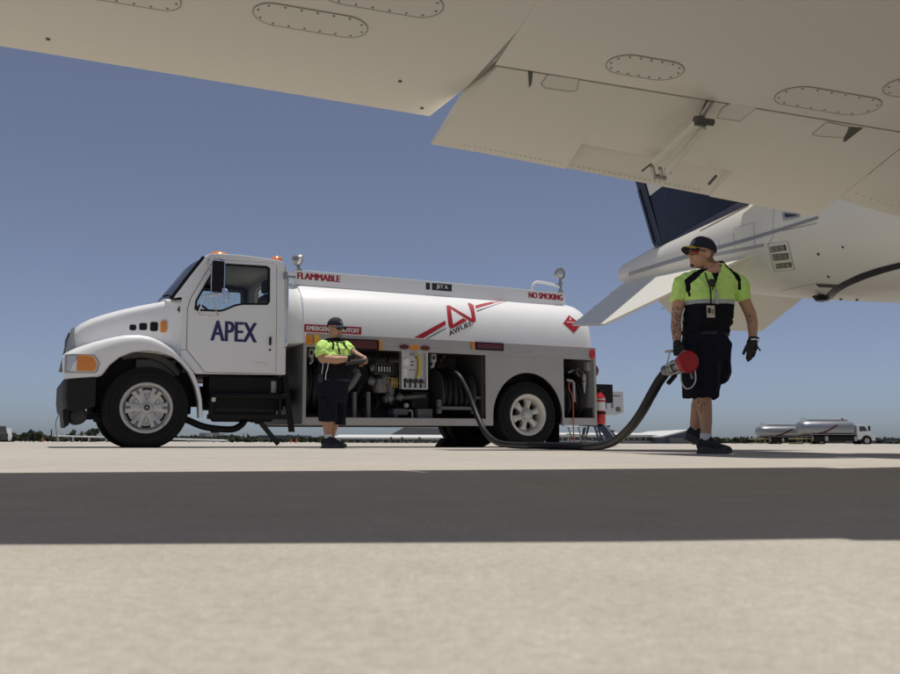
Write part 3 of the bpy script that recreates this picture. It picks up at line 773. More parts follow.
# --- skirt and cabinets
body = empty('equipment_body'); body.parent = truck
SL, SR = 2.05, 6.99
mb = MB(); mb.prism([(SL, 1.385), (SR, 1.375), (SR, 1.578), (SL, 1.582)], 0, .05); mb.build('skirt_band', 'grey_skirt', body, bevel=.004)
mb = MB(); mb.box(SL, SL + .045, 0, .06, .30, 1.386); mb.build('corner_post', 'grey_skirt', body, bevel=.004)
mb = MB(); mb.box(SL + .046, 4.93, .002, .12, .295, .405); mb.build('sill', 'grey_skirt', body, bevel=.006)
arch = [(5.69 + .635 * math.cos(rad(a)), .44 + .69 * math.sin(rad(a))) for a in range(180, -1, -7)]
WP = [(4.93, .30), (5.055, .30)] + [(5.055, .44)] + arch + [(6.325, .30), (6.355, .30), (6.355, 1.376), (4.93, 1.38)]
mb = MB(); mb.prism(WP, .001, .035); mb.build('wheel_panel', 'grey_skirt', body, bevel=.004)
mb = MB(); rg = [[(s, d, z) for s, z in [(5.69 + .62 * math.cos(rad(a)), .44 + .675 * math.sin(rad(a))) for a in range(188, -9, -7)]] for d in (.04, .75)]
mb.loft(rg, caps=False, closed=False); mb.build('wheel_well', 'black', body, smooth=True)
mb = MB(); mb.box(6.356, SR - .03, .003, .12, .315, .43); mb.build('sill', 'grey_skirt', body, bevel=.006)
mb = MB(); mb.box(SR - .045, SR, 0, .06, .312, 1.374); mb.build('corner_post', 'grey_skirt', body, bevel=.004)
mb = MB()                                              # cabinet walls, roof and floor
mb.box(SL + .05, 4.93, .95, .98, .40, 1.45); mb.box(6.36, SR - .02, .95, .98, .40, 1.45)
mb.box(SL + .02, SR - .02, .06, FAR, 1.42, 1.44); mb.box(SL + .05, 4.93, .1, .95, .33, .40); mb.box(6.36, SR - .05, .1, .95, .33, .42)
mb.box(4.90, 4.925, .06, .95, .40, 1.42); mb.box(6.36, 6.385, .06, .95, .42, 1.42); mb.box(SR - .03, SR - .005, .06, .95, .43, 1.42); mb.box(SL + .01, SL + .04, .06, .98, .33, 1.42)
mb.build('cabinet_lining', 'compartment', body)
mb = MB(); mb.box(SL, SR, FAR - .05, FAR + .04, .30, 1.58); mb.box(SL, 4.9, 1.0, FAR - .05, .33, .38); mb.box(SL, 2.12, 1, FAR, .33, 1.4); mb.build('far_side_panel', 'grey_skirt', body)
mb = MB(); mb.box(SL - .012, SL - .002, .03, FAR - .03, .34, 1.56); mb.build('front_panel', 'front_grey', body)
mb = MB(); mb.box(SR - .04, SR + .01, .06, FAR, .6, 1.57); mb.build('rear_panel', 'grey_skirt', body)
# band lights
def lens(name, px, py, w, h, m, d=0.):
    s, z = TP(px, py, d)
    mb = MB(); mb.prism([(s + w * math.cos(2 * math.pi * k / 16), z + h * math.sin(2 * math.pi * k / 16)) for k in range(16)], d - .03, d + .01); mb.build(name, m, truck, bevel=.008)
lens('marker_lamp', 404.5, 347, .075, .035, 'red_lens'); lens('marker_lamp', 415, 347.6, .075, .035, 'amber'); lens('marker_lamp', 425.5, 348.2, .075, .035, 'red_lens')
lens('tail_reflector', 592.3, 354.3, .045, .085, 'red_bright')
for px, m in ((309.5, 'amber'), (317.5, 'amber_pale')):
    s, z = TP(px, 340, 0); mb = MB(); mb.prism(rrect(s - .045, s + .045, z - .07, z + .07, .03), -.03, .01); mb.build('side_lamp', m, truck, bevel=.008)
s, z = TP(598.8, 371, .12); mb = MB(); mb.lathe([(0, 0), (.10, 0), (.10, .05), (.08, .07), (0, .08)], (7.0, .12, z), (1, 0, 0), 18); mb.build('tail_lamp', 'red_lens', truck, smooth=True)
for xa, xb, y0, y1 in ((338, 377, 340, 348), (477, 502, 342.5, 349)):
    g = empty('light_bar'); g.parent = truck
    sa, za = TP(xa, y1, 0); sb, zb = TP(xb, y0 + (1 if xa < 400 else 1.5), 0)
    mb = MB(); mb.box(sa - .02, sb + .03, -.02, .01, za - .012, zb + .012); mb.build('bar_housing', 'black', g, bevel=.004)
    mb = MB(); mb.box(sa + .0, sb - .0, -.03, -.005, za + .01, zb - .01); mb.build('bar_lens', 'red_lens', g, bevel=.006)
    mb = MB(); e = sb + .03 if xa < 400 else sa - .09; mb.box(e, e + .04, -.04, .005, za - .01, zb + .01); mb.build('bar_bracket', 'amber', g, bevel=.006)
# --- pump cabinet contents
pump = empty('pump_gear'); pump.parent = truck
def P3(px, py, d): s, z = TP(px, py, d); return (s, d, z)
def ptube(pp, r, d, m, name, n=12):
    mb = MB(); mb.tube(smooth_path([P3(x, y, d) for x, y in pp], 6), r, n); return mb.build(name, m, pump, smooth=True)
ptube([(383, 372), (388.5, 379), (391, 390), (388, 398), (384, 400)], .062, .3, 'pipe_grey', 'elbow_pipe')
ptube([(359, 373), (352, 384), (345, 391), (336, 399)], .055, .22, 'pipe_grey', 'suction_pipe')
ptube([(354.5, 392), (354.5, 419)], .04, .35, 'pipe_grey', 'riser_pipe'); ptube([(368.5, 392), (368.5, 419)], .04, .35, 'pipe_grey', 'riser_pipe')
ptube([(391, 398), (412, 397), (425, 396)], .045, .4, 'pipe_grey', 'cross_pipe')
ptube([(345, 358), (420, 362)], .06, .75, 'pipe_grey', 'manifold_pipe'); ptube([(330, 400), (480, 402)], .07, .8, 'grey_dark', 'manifold_pipe')
for x, y, r in ((357, 372, .09), (374, 368, .08), (372, 381, .085), (390, 398, .10), (400, 397, .075)):
    c = P3(x, y, .3); mb = MB(); mb.lathe([(0, -.05), (r * .7, -.05), (r * .7, -.02), (r, -.02), (r, .02), (r * .7, .02), (r * .7, .05), (0, .05)], c, (.9, -.35, .2), 16)
    mb.build('pipe_flange', 'pipe_grey', pump, smooth=True)
mb = MB(); rnd = random.Random(3)
for k in range(22):
    x, y = rnd.uniform(340, 398), rnd.uniform(358, 402)
    c = Vector(P3(x, y, rnd.uniform(.35, .8))); a = Vector((rnd.uniform(-1, 1), rnd.uniform(-1, 1), rnd.uniform(-1, 1)))
    mb.tube([c, c + a.normalized() * rnd.uniform(.08, .3)], rnd.uniform(.012, .04), 8)
o = mb.build('pipe_fittings', 'grey_dark', pump, smooth=True); o['kind'] = 'stuff'
mb = MB(); rnd = random.Random(5)
for k in range(9):
    x = rnd.uniform(308, 485); mb.tube(smooth_path([P3(x, 352, .6), P3(x + rnd.uniform(-12, 12), 375, .55), P3(x + rnd.uniform(-20, 20), 395, .6), P3(x + rnd.uniform(-12, 12), 418, .6)], 4), .014, 6)
mb.build('wiring', 'black', pump, smooth=True)
# meter register
g = empty('meter_register'); g.parent = truck
sa, za = TP(375.5, 373.5, .25); sb, zb = TP(392, 365.5, .25)
mb = MB(); mb.loft([[(sa - .03, .2, za - .02), (sb + .03, .2, za - .02), (sb + .02, .2, zb + .04), (sa - .01, .2, zb + .04)], [(sa - .03, .5, za - .02), (sb + .03, .5, za - .02), (sb + .02, .5, zb + .04), (sa - .01, .5, zb + .04)]]); mb.build('meter_case', 'grey_dark', g, bevel=.012)
mb = MB(); mb.box(sa + .015, sb - .015, .194, .2, za + .01, zb - .005); mb.build('meter_window', 'black', g)
mb = MB()
for k in range(5): e = sa + .03 + k * (sb - sa - .06) / 4.6; mb.box(e, e + .014, .188, .194, za + .025, zb - .025)
mb.build('meter_digits', 'digit', g)
mb = MB(); mb.lathe([(0, 0), (.11, 0), (.13, .05), (.13, .2), (.08, .25), (0, .25)], ((sa + sb) / 2, .36, za - .28), (0, 0, 1), 18); mb.box((sa + sb) / 2 - .02, (sa + sb) / 2 + .04, .22, .235, za - .15, za - .05); mb.build('meter_body', 'pipe_grey', g, smooth=True)
# gauge panel
g = empty('gauge_panel'); g.parent = truck
sa, za = TP(401.5, 389, .02); sb, zb = TP(428, 351.5, .02)
mb = MB(); mb.prism([(sa, za), (sb, za), (sb, zb), (sa, zb)], 0.0, .10, holes=[[(sa + .03, za + .02), (sb - .03, za + .02), (sb - .03, zb - .02), (sa + .03, zb - .02)]]); mb.build('panel_frame', 'alloy', g, bevel=.004)
mb = MB(); mb.box(sa + .028, sb - .028, .06, .08, za + .018, zb - .018); mb.build('panel_plate', 'alloy', g)
mb = MB(); mb.lathe([(0, -.015), (.055, -.015), (.062, -.005), (.062, .03)], (sa + .085, .045, zb - .17), (0, 1, 0), 18); mb.box(sa + .05, sa + .11, .05, .06, za + .10, za + .30); mb.build('pressure_gauge', 'white_print', g, smooth=True)
mb = MB(); mb.tube(smooth_path([(sb - .16, .045, za + .18), (sb - .135, .03, za + .22), (sb - .12, .03, za + .36), (sb - .13, .03, za + .48), (sb - .15, .045, za + .5)], 4), .024, 8); mb.build('fuel_sight_tube', 'yellow', g, smooth=True)
for k in range(4):
    e = sa + .075 + k * .085; 
    mb = MB(); mb.lathe([(0, -.03), (.028, -.03), (.028, .03)], (e, .05, za + .13), (0, 1, 0), 12); mb.tube([(e, .02, za + .13), (e + .03, .0, za + .09)], .011, 6); mb.tube([(e, .05, za + .11), (e, .05, za + .02)], .013, 6); mb.build('valve_knob', 'grey_dark', g, smooth=True)
mb = MB()
for x, z in ((.17, .35), (.17, .40), (.2, .35), (.2, .40), (.24, .47), (.16, .28), (.21, .28), (.27, .22)): mb.box(sa + x, sa + x + .018, .052, .06, za + z, za + z + .018)
mb.build('panel_print', 'black_print', g)
mb = MB(); mb.box(sa + .17, sa + .26, .02, .07, zb - .075, zb - .035); mb.lathe([(0, 0), (.018, 0), (.018, .04), (0, .04)], (sa + .215, .02, zb - .055), (0, -1, 0), 8); mb.build('panel_lamp', 'light_grey', g, bevel=.004)
# brass valves, switch boxes, pump housings
mb = MB()
for x in (392.5, 395, 397.5): c = P3(x, 383, .2); mb.lathe([(0, -.07), (.016, -.07), (.016, -.02), (.026, -.02), (.026, .03), (.016, .03), (.016, .07), (0, .07)], c, (0, 0, 1), 10)
mb.tube([P3(387, 384, .22), P3(389, 378, .22), P3(400, 378, .22)], .01, 6); mb.build('brass_valve', 'brass', pump, smooth=True)
def pbox(name, xa, xb, ya, yb, d, m, depth=.12, bev=.008):
    sa, za = TP(xa, yb, d); sb, zb = TP(xb, ya, d); mb = MB(); mb.box(sa, sb, d, d + depth, za, zb); return mb.build(name, m, pump, bevel=bev)
pbox('switch_box', 309.5, 314.5, 348.5, 357, .12, 'light_grey', .08); pbox('switch_box', 432, 437, 354, 362, .12, 'light_grey', .08)
pbox('switch', 311, 313.3, 351, 354.5, .11, 'black', .02, 0); pbox('switch', 433.5, 435.5, 356, 359.5, .11, 'black', .02, 0)
ptube([(312, 357), (312.5, 361), (310, 364)], .018, .16, 'light_grey', 'conduit'); ptube([(434, 362), (433.5, 366), (431, 367)], .022, .16, 'light_grey', 'conduit')
pbox('pump_housing', 412, 429.5, 392, 409, .45, 'grey_dark', .35, .02); pbox('filter_box', 418, 433, 409, 419, .15, 'frame_grey', .3, .01)
pbox('motor_housing', 393.5, 409, 408.5, 415.5, .2, 'frame_grey', .25, .03); pbox('motor_foot', 395, 398, 414, 420, .2, 'frame_grey', .2)
c = P3(406.5, 405.5, .25); mb = MB(); mb.lathe([(0, -.02), (.035, -.02), (.035, .03), (0, .03)], c, (0, 1, 0), 14); mb.build('dial', 'light_grey', pump, smooth=True)
ptube([(408, 411), (412, 411), (412.5, 418)], .02, .22, 'steel', 'drain_pipe'); ptube([(441, 362), (447, 353), (455, 349)], .02, .7, 'steel', 'brace')
# hose reel in the pump cabinet
def reel(name, s0, s1, d, z, R, n, rh, par):
    g = empty(name); g.parent = par
    mb = MB()
    for e in (s0 - .05, s1 + .05): mb.lathe([(.05, -.012), (R + .03, -.012), (R + .03, .012), (.05, .012)], (e, d, z), (1, 0, 0), 28)
    mb.build('reel_flange', 'grey_dark', g, smooth=True)
    mb = MB(); mb.lathe([(0, 0), (R - .12, 0), (R - .12, s1 - s0), (0, s1 - s0)], (s0, d, z), (1, 0, 0), 24); mb.build('reel_drum', 'black', g, smooth=True)
    for k in range(n):
        s = s0 + (s1 - s0) * k / max(1, n - 1); off = .012 * ((k * 7) % 3)
        mb = MB(); mb.tube([(s + .02 * math.sin(3 * t + k), d + (R - .03 + off) * math.cos(t), z + (R - .03 + off) * math.sin(t)) for t in [2 * math.pi * i / 32 for i in range(33)]], rh, 8, caps=False)
        mb.build('hose_coil', 'hose_rubber', g, smooth=True)
reel('hose_reel', 4.30, 4.74, .46, .78, .36, 6, .042, truck)
reel('hose_reel', 2.20, 2.36, .5, .85, .36, 3, .04, truck)
mb = MB(); sa, za = TP(437, 413, .1); sb, zb = TP(471, 405.5, .1)
mb.box(sa, sb + .05, .06, .10, za + .05, za + .10); mb.box(sa, sa + .06, .06, .12, za - .01, za + .2); mb.box(sb, sb + .06, .06, .12, za - .01, za + .2); mb.box(sb + .06, sb + .22, .1, .14, za + .22, za + .26)
mb.build('reel_frame', 'frame_grey', body, bevel=.005)
# rear cabinet
reel('hose_reel', 6.50, 6.78, .52, .80, .36, 5, .042, truck); reel('hose_reel', 6.43, 6.47, .30, .66, .2, 2, .02, truck)
mb = MB(); sa, za = TP(587, 371, .12); sb, zb = TP(592, 362, .12); mb.box(sa, sb, .10, .2, za, zb); mb.build('cabinet_lamp', 'light_grey', truck, bevel=.012)
c = Vector(P3(584.5, 380, .15)); mb = MB(); mb.lathe([(0, .1), (.035, .1), (.045, .02), (.03, -.02), (.045, -.04), (.028, -.12), (.022, -.22), (0, -.22)], c, (0, 0, 1), 14); mb.tube([c + Vector((0, 0, .1)), c + Vector((-.05, .1, .2)), c + Vector((-.25, .1, .12))], .02, 8); mb.build('overwing_nozzle', 'steel', truck, smooth=True)
mb = MB(); mb.tube([P3(575, 370, .2), P3(578, 368, .2), P3(577, 374, .2), P3(580, 376, .2)], .018, 7); mb.build('reel_valve', 'pipe_grey', truck, smooth=True)
mb = MB(); c = P3(569.5, 381, .1); mb.tube([P3(567, 380, .1), P3(573, 381, .1)], .02, 8); mb.tube([P3(574, 382, .1), P3(574.5, 402, .1)], .022, 8); mb.build('clamp_holder', 'light_grey', truck, smooth=True)
mb = MB(); mb.tube(smooth_path([P3(570, 382, .08), P3(569, 388, .07), P3(572.5, 396, .05), P3(573.5, 410, .0), P3(573.5, 425, -.03), P3(573.8, 436, -.04), P3(574.5, 441.5, -.05)], 5), .010, 6); mb.build('grounding_cord', 'red_rope', truck, smooth=True)
mb = MB(); mb.box(6.37, 6.385, .2, .6, .04, .6); mb.build('mud_flap', 'rubber', truck); mb = MB(); mb.box(6.36, 6.38, FAR - .6, FAR - .2, .06, .6); mb.build('mud_flap', 'rubber', truck)
# rear end: extinguisher bracket, plate, stainless box
mb = MB(); mb.box(7.0, 7.05, .1, .5, .42, .52); mb.box(7.0, 7.05, .1, .5, .85, .95); mb.box(6.9, 7.06, FAR - .5, FAR - .1, .4, .55); mb.build('rear_bracket', 'grey_dark', truck, bevel=.005)
sa, za = TP(607, 403, .42); sb, zb = TP(613, 384.5, .42)
mb = MB(); mb.box(sa - .25, sb, .42, .45, za, zb); mb.build('rear_splash_plate', 'black', truck, bevel=.004)
sa, za = TP(611, 415, .75); sb, zb = TP(623.5, 391.5, .75)
g = empty('stainless_box'); g.parent = truck
mb = MB(); mb.loft([[(sa - .35, .75, za), (sb - .14, .75, za - .0), (sb, .75, za + .04), (sb, .75, zb - .0), (sa - .35, .75, zb)], [(sa - .35, 1.25, za), (sb - .14, 1.25, za), (sb, 1.25, za + .04), (sb, 1.25, zb), (sa - .35, 1.25, zb)]]); mb.build('box_body', 'alloy', g, bevel=.008)
mb = MB(); mb.lathe([(0, -.012), (.045, -.012), (.045, .01), (0, .01)], (sb - .12, .745, za + .10), (0, 1, 0), 14); mb.box(sa + .02, sa + .05, .742, .75, za + .12, za + .2); mb.box(sa + .03, sb - .08, .742, .75, zb - .09, zb - .07); mb.build('box_fitting', 'pipe_grey', g, smooth=True)
# --- wheels
def wheel(s, y, z, sg, front):
    """sg: +1 when the outer face looks to -y"""
    g = empty('wheel'); g.parent = truck; g.location = (s, y, z); g.rotation_euler = (0, 0, 0 if sg > 0 else math.pi)
    Rr, ri = .53, .315
    def tyre(y0, w):
        mb = MB()
        prof = [(ri, y0 + .02), (ri + .02, y0 + .0), (ri + .05, y0 - .012), (ri + .11, y0 - .018), (Rr - .06, y0 - .004), (Rr - .025, y0 + .012), (Rr - .008, y0 + .03), (Rr, y0 + .05)]
        for k in range(4):
            c = y0 + .05 + (w - .10) * (k + .5) / 4.5
            prof += [(Rr, c), (Rr - .014, c + .002), (Rr - .014, c + .014), (Rr, c + .016)]
        prof += [(Rr, y0 + w - .05), (Rr - .02, y0 + w - .015), (Rr - .06, y0 + w), (ri + .1, y0 + w + .01), (ri, y0 + w - .02)]
        mb.lathe(prof, (0, 0, 0), (0, 1, 0), 64)
        # flatten the contact patch
        mb.v = [(a, b, max(c, -Rr + .022)) for a, b, c in mb.v]
        mb.build('tyre', 'rubber', g, smooth=True, ang=50)
        mb = MB()
        for r in (ri + .07, Rr - .085):
            mb.lathe([(r, y0 - .012), (r + .003, y0 - .022), (r + .008, y0 - .022), (r + .011, y0 - .010)], (0, 0, 0), (0, 1, 0), 64)
        mb.build('sidewall_rib', 'rubber', g, smooth=True)
    tyre(.0, .27)
    if not front: tyre(.32, .27)
    rim = MB()
    if front:
        rim.lathe([(ri + .008, .03), (ri + .012, -.005), (ri, -.014), (ri - .02, -.012), (ri - .034, .004), (ri - .045, .03), (ri - .06, .05), (ri - .06, .14)], (0, 0, 0), (0, 1, 0), 56)
        rim.build('rim', 'wheel_silver', g, smooth=True, ang=40)
        mb = MB(); mb.lathe([(.22, .06), (ri - .055, .06)], (0, 0, 0), (0, 1, 0), 40); mb.build('wheel_backing', 'black', g)
        mb = MB(); mb.lathe([(0, .03), (.19, .03), (.222, .020), (.232, .026), (.232, .07)], (0, 0, 0), (0, 1, 0), 48); mb.build('wheel_disc', 'wheel_silver', g, smooth=True, ang=40)
        mb = MB(); mb.lathe([(0, -.03), (.03, -.03), (.042, -.022), (.05, .0), (.10, .012), (.145, .02), (.15, .045)], (0, 0, 0), (0, 1, 0), 40); mb.build('hub', 'wheel_silver', g, smooth=True, ang=40)
        mb = MB(); mb.lathe([(.014, -.031), (.034, -.031)], (0, 0, 0), (0, 1, 0), 20); mb.build('hub_emblem', 'black', g)
        for k in range(6):
            a0 = 2 * math.pi * k / 6
            def W(r, a, d): return (r * math.cos(a0 + a), d, r * math.sin(a0 + a))
            mb = MB(); rg = []                        # spoke: narrow at the waist, flaring to the rim
            for r, w in ((.085, .50), (.12, .40), (.16, .32), (.20, .28), (.235, .27), (.262, .30)):
                dd = .002 if r < .2 else -.004
                rg.append([W(r, -w, dd + .03), W(r, -w, dd), W(r, -w * .55, dd - .006), W(r, w * .55, dd - .006), W(r, w, dd), W(r, w, dd + .03)])
            mb.loft(rg); mb.build('spoke', 'wheel_silver', g, smooth=True, ang=30)
            mb = MB(); mb.prism([(rr * math.cos(a0 + aa), rr * math.sin(a0 + aa)) for rr, aa in ((.195, -.075), (.268, -.075), (.268, .075), (.195, .075))], -.013, -.006); mb.build('spoke_slot', 'pipe_grey', g)
            c = W(.15, math.pi / 6, .0); mb = MB(); mb.lathe([(0, -.012), (.018, -.012), (.02, .0), (.02, .03)], c, (0, 1, 0), 10); mb.build('lug_nut', 'wheel_silver', g, smooth=True)
    else:
        rim.lathe([(ri + .008, .03), (ri + .012, -.005), (ri, -.014), (ri - .02, -.008), (ri - .04, .015), (ri - .055, .05), (ri - .075, .12), (ri - .08, .2), (ri - .05, .26)], (0, 0, 0), (0, 1, 0), 56)
        rim.build('rim', 'wheel_cream', g, smooth=True, ang=40)
        mb = MB(); mb.lathe([(0, .22), (ri - .07, .22)], (0, 0, 0), (0, 1, 0), 40); mb.build('wheel_backing', 'black', g)
        mb = MB(); mb.lathe([(0, -.0), (.075, -.0), (.09, .01), (.095, .05), (.115, .06), (.12, .2)], (0, 0, 0), (0, 1, 0), 28); mb.build('hub', 'wheel_silver', g, smooth=True, ang=35)
        for k in range(8):
            a = 2 * math.pi * k / 8; mb = MB(); mb.lathe([(0, -.012), (.011, -.012), (.011, .01)], (.078 * math.cos(a), 0, .078 * math.sin(a)), (0, 1, 0), 6); mb.build('lug_nut', 'steel', g)
        for k in range(6):
            a0 = 2 * math.pi * k / 6 + .3
            def W(r, a, d): return (r * math.cos(a0 + a / r * .1), d, r * math.sin(a0 + a / r * .1))
            mb = MB(); mb.loft([[W(r, -w, d + .08), W(r, -w, d), W(r, 0, d - .02), W(r, w, d), W(r, w, d + .08)] for r, w, d in ((.09, .5, .07), (.13, .38, .06), (.18, .36, .055), (.225, .55, .06), (.25, .6, .08))]); mb.build('spoke', 'wheel_cream', g, smooth=True, ang=40)
    mb = MB(); mb.tube([(.2, -.02, -ri * .75), (.235, -.025, -ri * .72)], .006, 5); mb.build('valve_stem', 'chrome', g)
    return g
zr = .53 - 5.69 * RAKE
wheel(0, .02, .53 - .02, 1, True); wheel(.05, FAR - .34, .51, -1, True)
wheel(5.69, .02, zr - .02, 1, False); wheel(5.69, FAR - .02, zr - .02, -1, False)
# --- fire extinguisher strapped to the truck's rear
e = at(602.6, 424, 14.15)
ext = empty('fire_extinguisher', e); tag(ext, 'red fire extinguisher mounted upright on the rear of the white fuel truck', 'extinguisher')
ext.location = Vector((TX, TY, 0)) + T_A * 7.19 + T_N * .2 + Vector((0, 0, .385)); ext.rotation_euler = (0, 0, TYAW)
mb = MB(); mb.lathe([(0, 0), (.085, 0), (.09, .015), (.09, .42), (.075, .47), (.035, .505), (.028, .53), (0, .53)], (0, 0, 0), (0, 0, 1), 24); mb.build('cylinder', 'red_bright', ext, smooth=True)
mb = MB(); mb.lathe([(.0915, .22), (.0915, .36)], (0, 0, 0), (0, 0, 1), 24); mb.build('instruction_label', 'white_print', ext, smooth=True)
mb = MB(); mb.lathe([(.0915, .395), (.088, .43)], (0, 0, 0), (0, 0, 1), 24); mb.build('inspection_tag', 'white_print', ext, smooth=True)
mb = MB(); mb.lathe([(.094, .16), (.094, .20)], (0, 0, 0), (0, 0, 1), 24); mb.box(-.19, -.09, -.02, .02, .16, .2); mb.build('strap', 'black', ext, smooth=True)
mb = MB(); mb.lathe([(.03, .53), (.03, .58), (0, .58)], (0, 0, 0), (0, 0, 1), 12); mb.tube([(0, 0, .57), (-.1, 0, .6)], .012, 6); mb.tube([(0, 0, .56), (-.1, 0, .555)], .01, 6); mb.tube(smooth_path([(.03, 0, .55), (.09, -.02, .53), (.10, -.03, .4), (.095, -.03, .25)], 4), .012, 7); mb.build('valve', 'black', ext, smooth=True)

# ================================================================== the aircraft whose wing hangs over the camera
PHI = rad(13)
AFT = Vector((-math.sin(PHI), math.cos(PHI), 0)); SPN = Vector((math.cos(PHI), math.sin(PHI), 0))   # SPN points inboard / to the far side
TIP = Vector((2.26, 10.9, 0))
AC_LOC = TIP - AFT * 6.5
plane = empty('business_jet', AC_LOC)
tag(plane, 'white business jet with navy tail fin, grey stripe and lowered wing flap', 'aircraft')
PINV = Matrix.Translation(-AC_LOC)
def pb(mb, name, m, par=None, **k):
    o = mb.build(name, m, par or plane, **k)
    if par is None: o.matrix_parent_inverse = PINV
    return o
def group(name):
    g = empty(name); g.parent = plane; g.matrix_parent_inverse = PINV
    return g
# fuselage stations: t forward of the tail tip, belly z, top z
FS = [(0, 2.09, 2.34), (.03, 2.075, 2.345), (.4, 2.01, 2.36), (.8, 1.92, 2.37), (1.3, 1.815, 2.375), (1.8, 1.705, 2.375), (2.5, 1.555, 2.385), (3.3, 1.385, 2.40), (3.9, 1.265, 2.415), (4.7, 1.115, 2.43), (5.5, .98, 2.44), (6.3, .89, 2.45), (7.2, .84, 2.45), (9.5, .83, 2.45), (11, .85, 2.42), (12.2, .92, 2.15), (13, 1.05, 1.85), (13.6, 1.25, 1.6)]
def fs(t):
    t = min(max(t, 0), 13.6)
    for a, b in zip(FS, FS[1:]):
        if a[0] <= t <= b[0]:
            u = (t - a[0]) / (b[0] - a[0]); lo, hi = a[1] + (b[1] - a[1]) * u, a[2] + (b[2] - a[2]) * u
            return (lo + hi) / 2, (hi - lo) / 2
def fpt(t, ang, off=0.):
    """ang measured from the near side (0) upwards"""
    zc, r = fs(t)
    return TIP - AFT * t - SPN * (r * .97 + off) * math.cos(ang) + Vector((0, 0, zc + (r + off) * math.sin(ang)))
ts = sorted(set([f[0] for f in FS] + [.2, .6, 1, 1.55, 2.1, 2.9, 3.6, 4.3, 5.1, 5.9, 8.2]))
ts = [t for t in ts if t > 0]
mb = MB(); mb.loft([[fpt(t, 2 * math.pi * k / 48) for k in range(48)] for t in ts]); pb(mb, 'fuselage', 'plane_white', smooth=True)
mb = MB(); mb.loft([[fpt(.03, 2 * math.pi * k / 32, o) + AFT * a for k in range(32)] for a, o in ((-.05, .004), (.0, .006), (.025, -.0), (.045, -.02), (.055, -.06))]); pb(mb, 'tail_cap', 'plane_white', smooth=True)
def fpix(px, py):
    off = -.4
    for _ in range(14):
        q = on_plane(px, py, TIP + SPN * off, SPN); t = (TIP - q).dot(AFT); zc, r = fs(t)
        x = min(abs(q.z - zc) / r, .985)
        off = .5 * off + .5 * (-r * .97 * math.sqrt(1 - x * x))
    return min(max(t, .05), 9), math.asin(max(-.985, min(.985, (q.z - zc) / r)))
def fstrip(A, B, n=14, off=.004, mb=None):
    mb = mb or MB(); v = []
    def samp(P, t):
        L = [0]
        for a, b in zip(P, P[1:]): L.append(L[-1] + math.dist(a, b))
        x = t * L[-1]
        for i in range(len(P) - 1):
            if x <= L[i + 1] + 1e-9:
                u = (x - L[i]) / max(1e-9, L[i + 1] - L[i]); return P[i][0] + (P[i + 1][0] - P[i][0]) * u, P[i][1] + (P[i + 1][1] - P[i][1]) * u
        return P[-1]
    for k in range(n + 1):
        t0, a0 = fpix(*samp(A, k / n)); t1, a1 = fpix(*samp(B, k / n))
        for j in range(4): v.append(fpt(t0 + (t1 - t0) * j / 3, a0 + (a1 - a0) * j / 3, off))
    mb.add(v, [(4 * k + j, 4 * k + j + 1, 4 * k + j + 5, 4 * k + j + 4) for k in range(n) for j in range(3)])
    return mb
mb = fstrip([(629, 272), (660, 262.5), (700, 250.5), (740, 240), (780, 228), (818, 216)], [(629, 276), (660, 266.5), (700, 255), (740, 243.5), (780, 231.5), (818, 219)]); pb(mb, 'grey_stripe', 'plane_stripe')
mb = fstrip([(702, 255.5), (735, 249), (764, 243.5)], [(702, 259), (735, 252.5), (764, 246.5)], 8); pb(mb, 'lower_stripe', 'plane_grey')
mb = fstrip([(783, 230.3), (817, 222.8)], [(783, 231), (817, 223.5)], 6); pb(mb, 'pinstripe', 'plane_stripe')
mb = fstrip([(824, 297.5), (831, 289), (842, 282), (860, 273.5), (880, 267), (905, 261)], [(832, 299), (838, 292), (848, 286), (866, 278.5), (886, 272), (907, 266.5)], 22); pb(mb, 'black_swoosh', 'plane_black')
mb = MB()
for A in ([(775, 206), (773.5, 215), (773, 237), (766, 248)], [(733, 228), (754, 222.5), (755, 247), (735, 250), (733, 228)], [(718, 240), (721, 250)], [(781, 291), (803, 286), (818, 283)]):
    pts = []
    for a, b in zip(A, A[1:]):
        for k in range(5):
            x, y = a[0] + (b[0] - a[0]) * k / 5, a[1] + (b[1] - a[1]) * k / 5; pts.append(fpt(*fpix(x, y), .001))
    mb.tube(pts, .0016, 4); pb(mb, 'skin_seam', 'plane_stripe'); mb = MB()
for (xa, ya), (xb, yb), (xc, yc), (xd, yd) in (((770, 246.7), (785.5, 244.5), (786.7, 250.4), (771.1, 252.7)), ((772.2, 254.4), (788.4, 252.7), (788.9, 259.3), (774, 261.1)), ((775.6, 263.8), (791.1, 262), (791.8, 267.3), (776.7, 268.9))):
    vent = group('louver_vent')
    mb = fstrip([(xa, ya), (xb, yb)], [(xd, yd), (xc, yc)], 4, .004); pb(mb, 'vent_opening', 'plane_black', vent)
    for k in range(5):
        u0, u1 = k / 5 + .11, k / 5 + .165
        for j in range(3):
            w0, w1 = j / 3, j / 3 + .30
            L = lambda u, w: (xa + (xd - xa) * u + (xb - xa) * w, ya + (yd - ya) * u + (yb - ya) * w)
            mb = fstrip([L(u0, w0), L(u0, w1)], [L(u1, w0), L(u1, w1)], 2, .010); pb(mb, 'louver_slat', 'plane_white', vent)
mb = fstrip([(767.5, 243.5), (788, 240.8), (795, 270)], [(767.8, 244.1), (787.5, 241.4), (794.2, 270)], 10, .002); fstrip([(767.5, 243.5), (774, 271.5), (795, 270)], [(768.1, 243.5), (774.5, 271), (795, 269.4)], 10, .002, mb); pb(mb, 'vent_frame', 'plane_grey')
mb = fstrip([(815.5, 283.3), (838, 284.5)], [(819, 286.7), (836, 287.5)], 4, .005); pb(mb, 'drain_opening', 'plane_black')
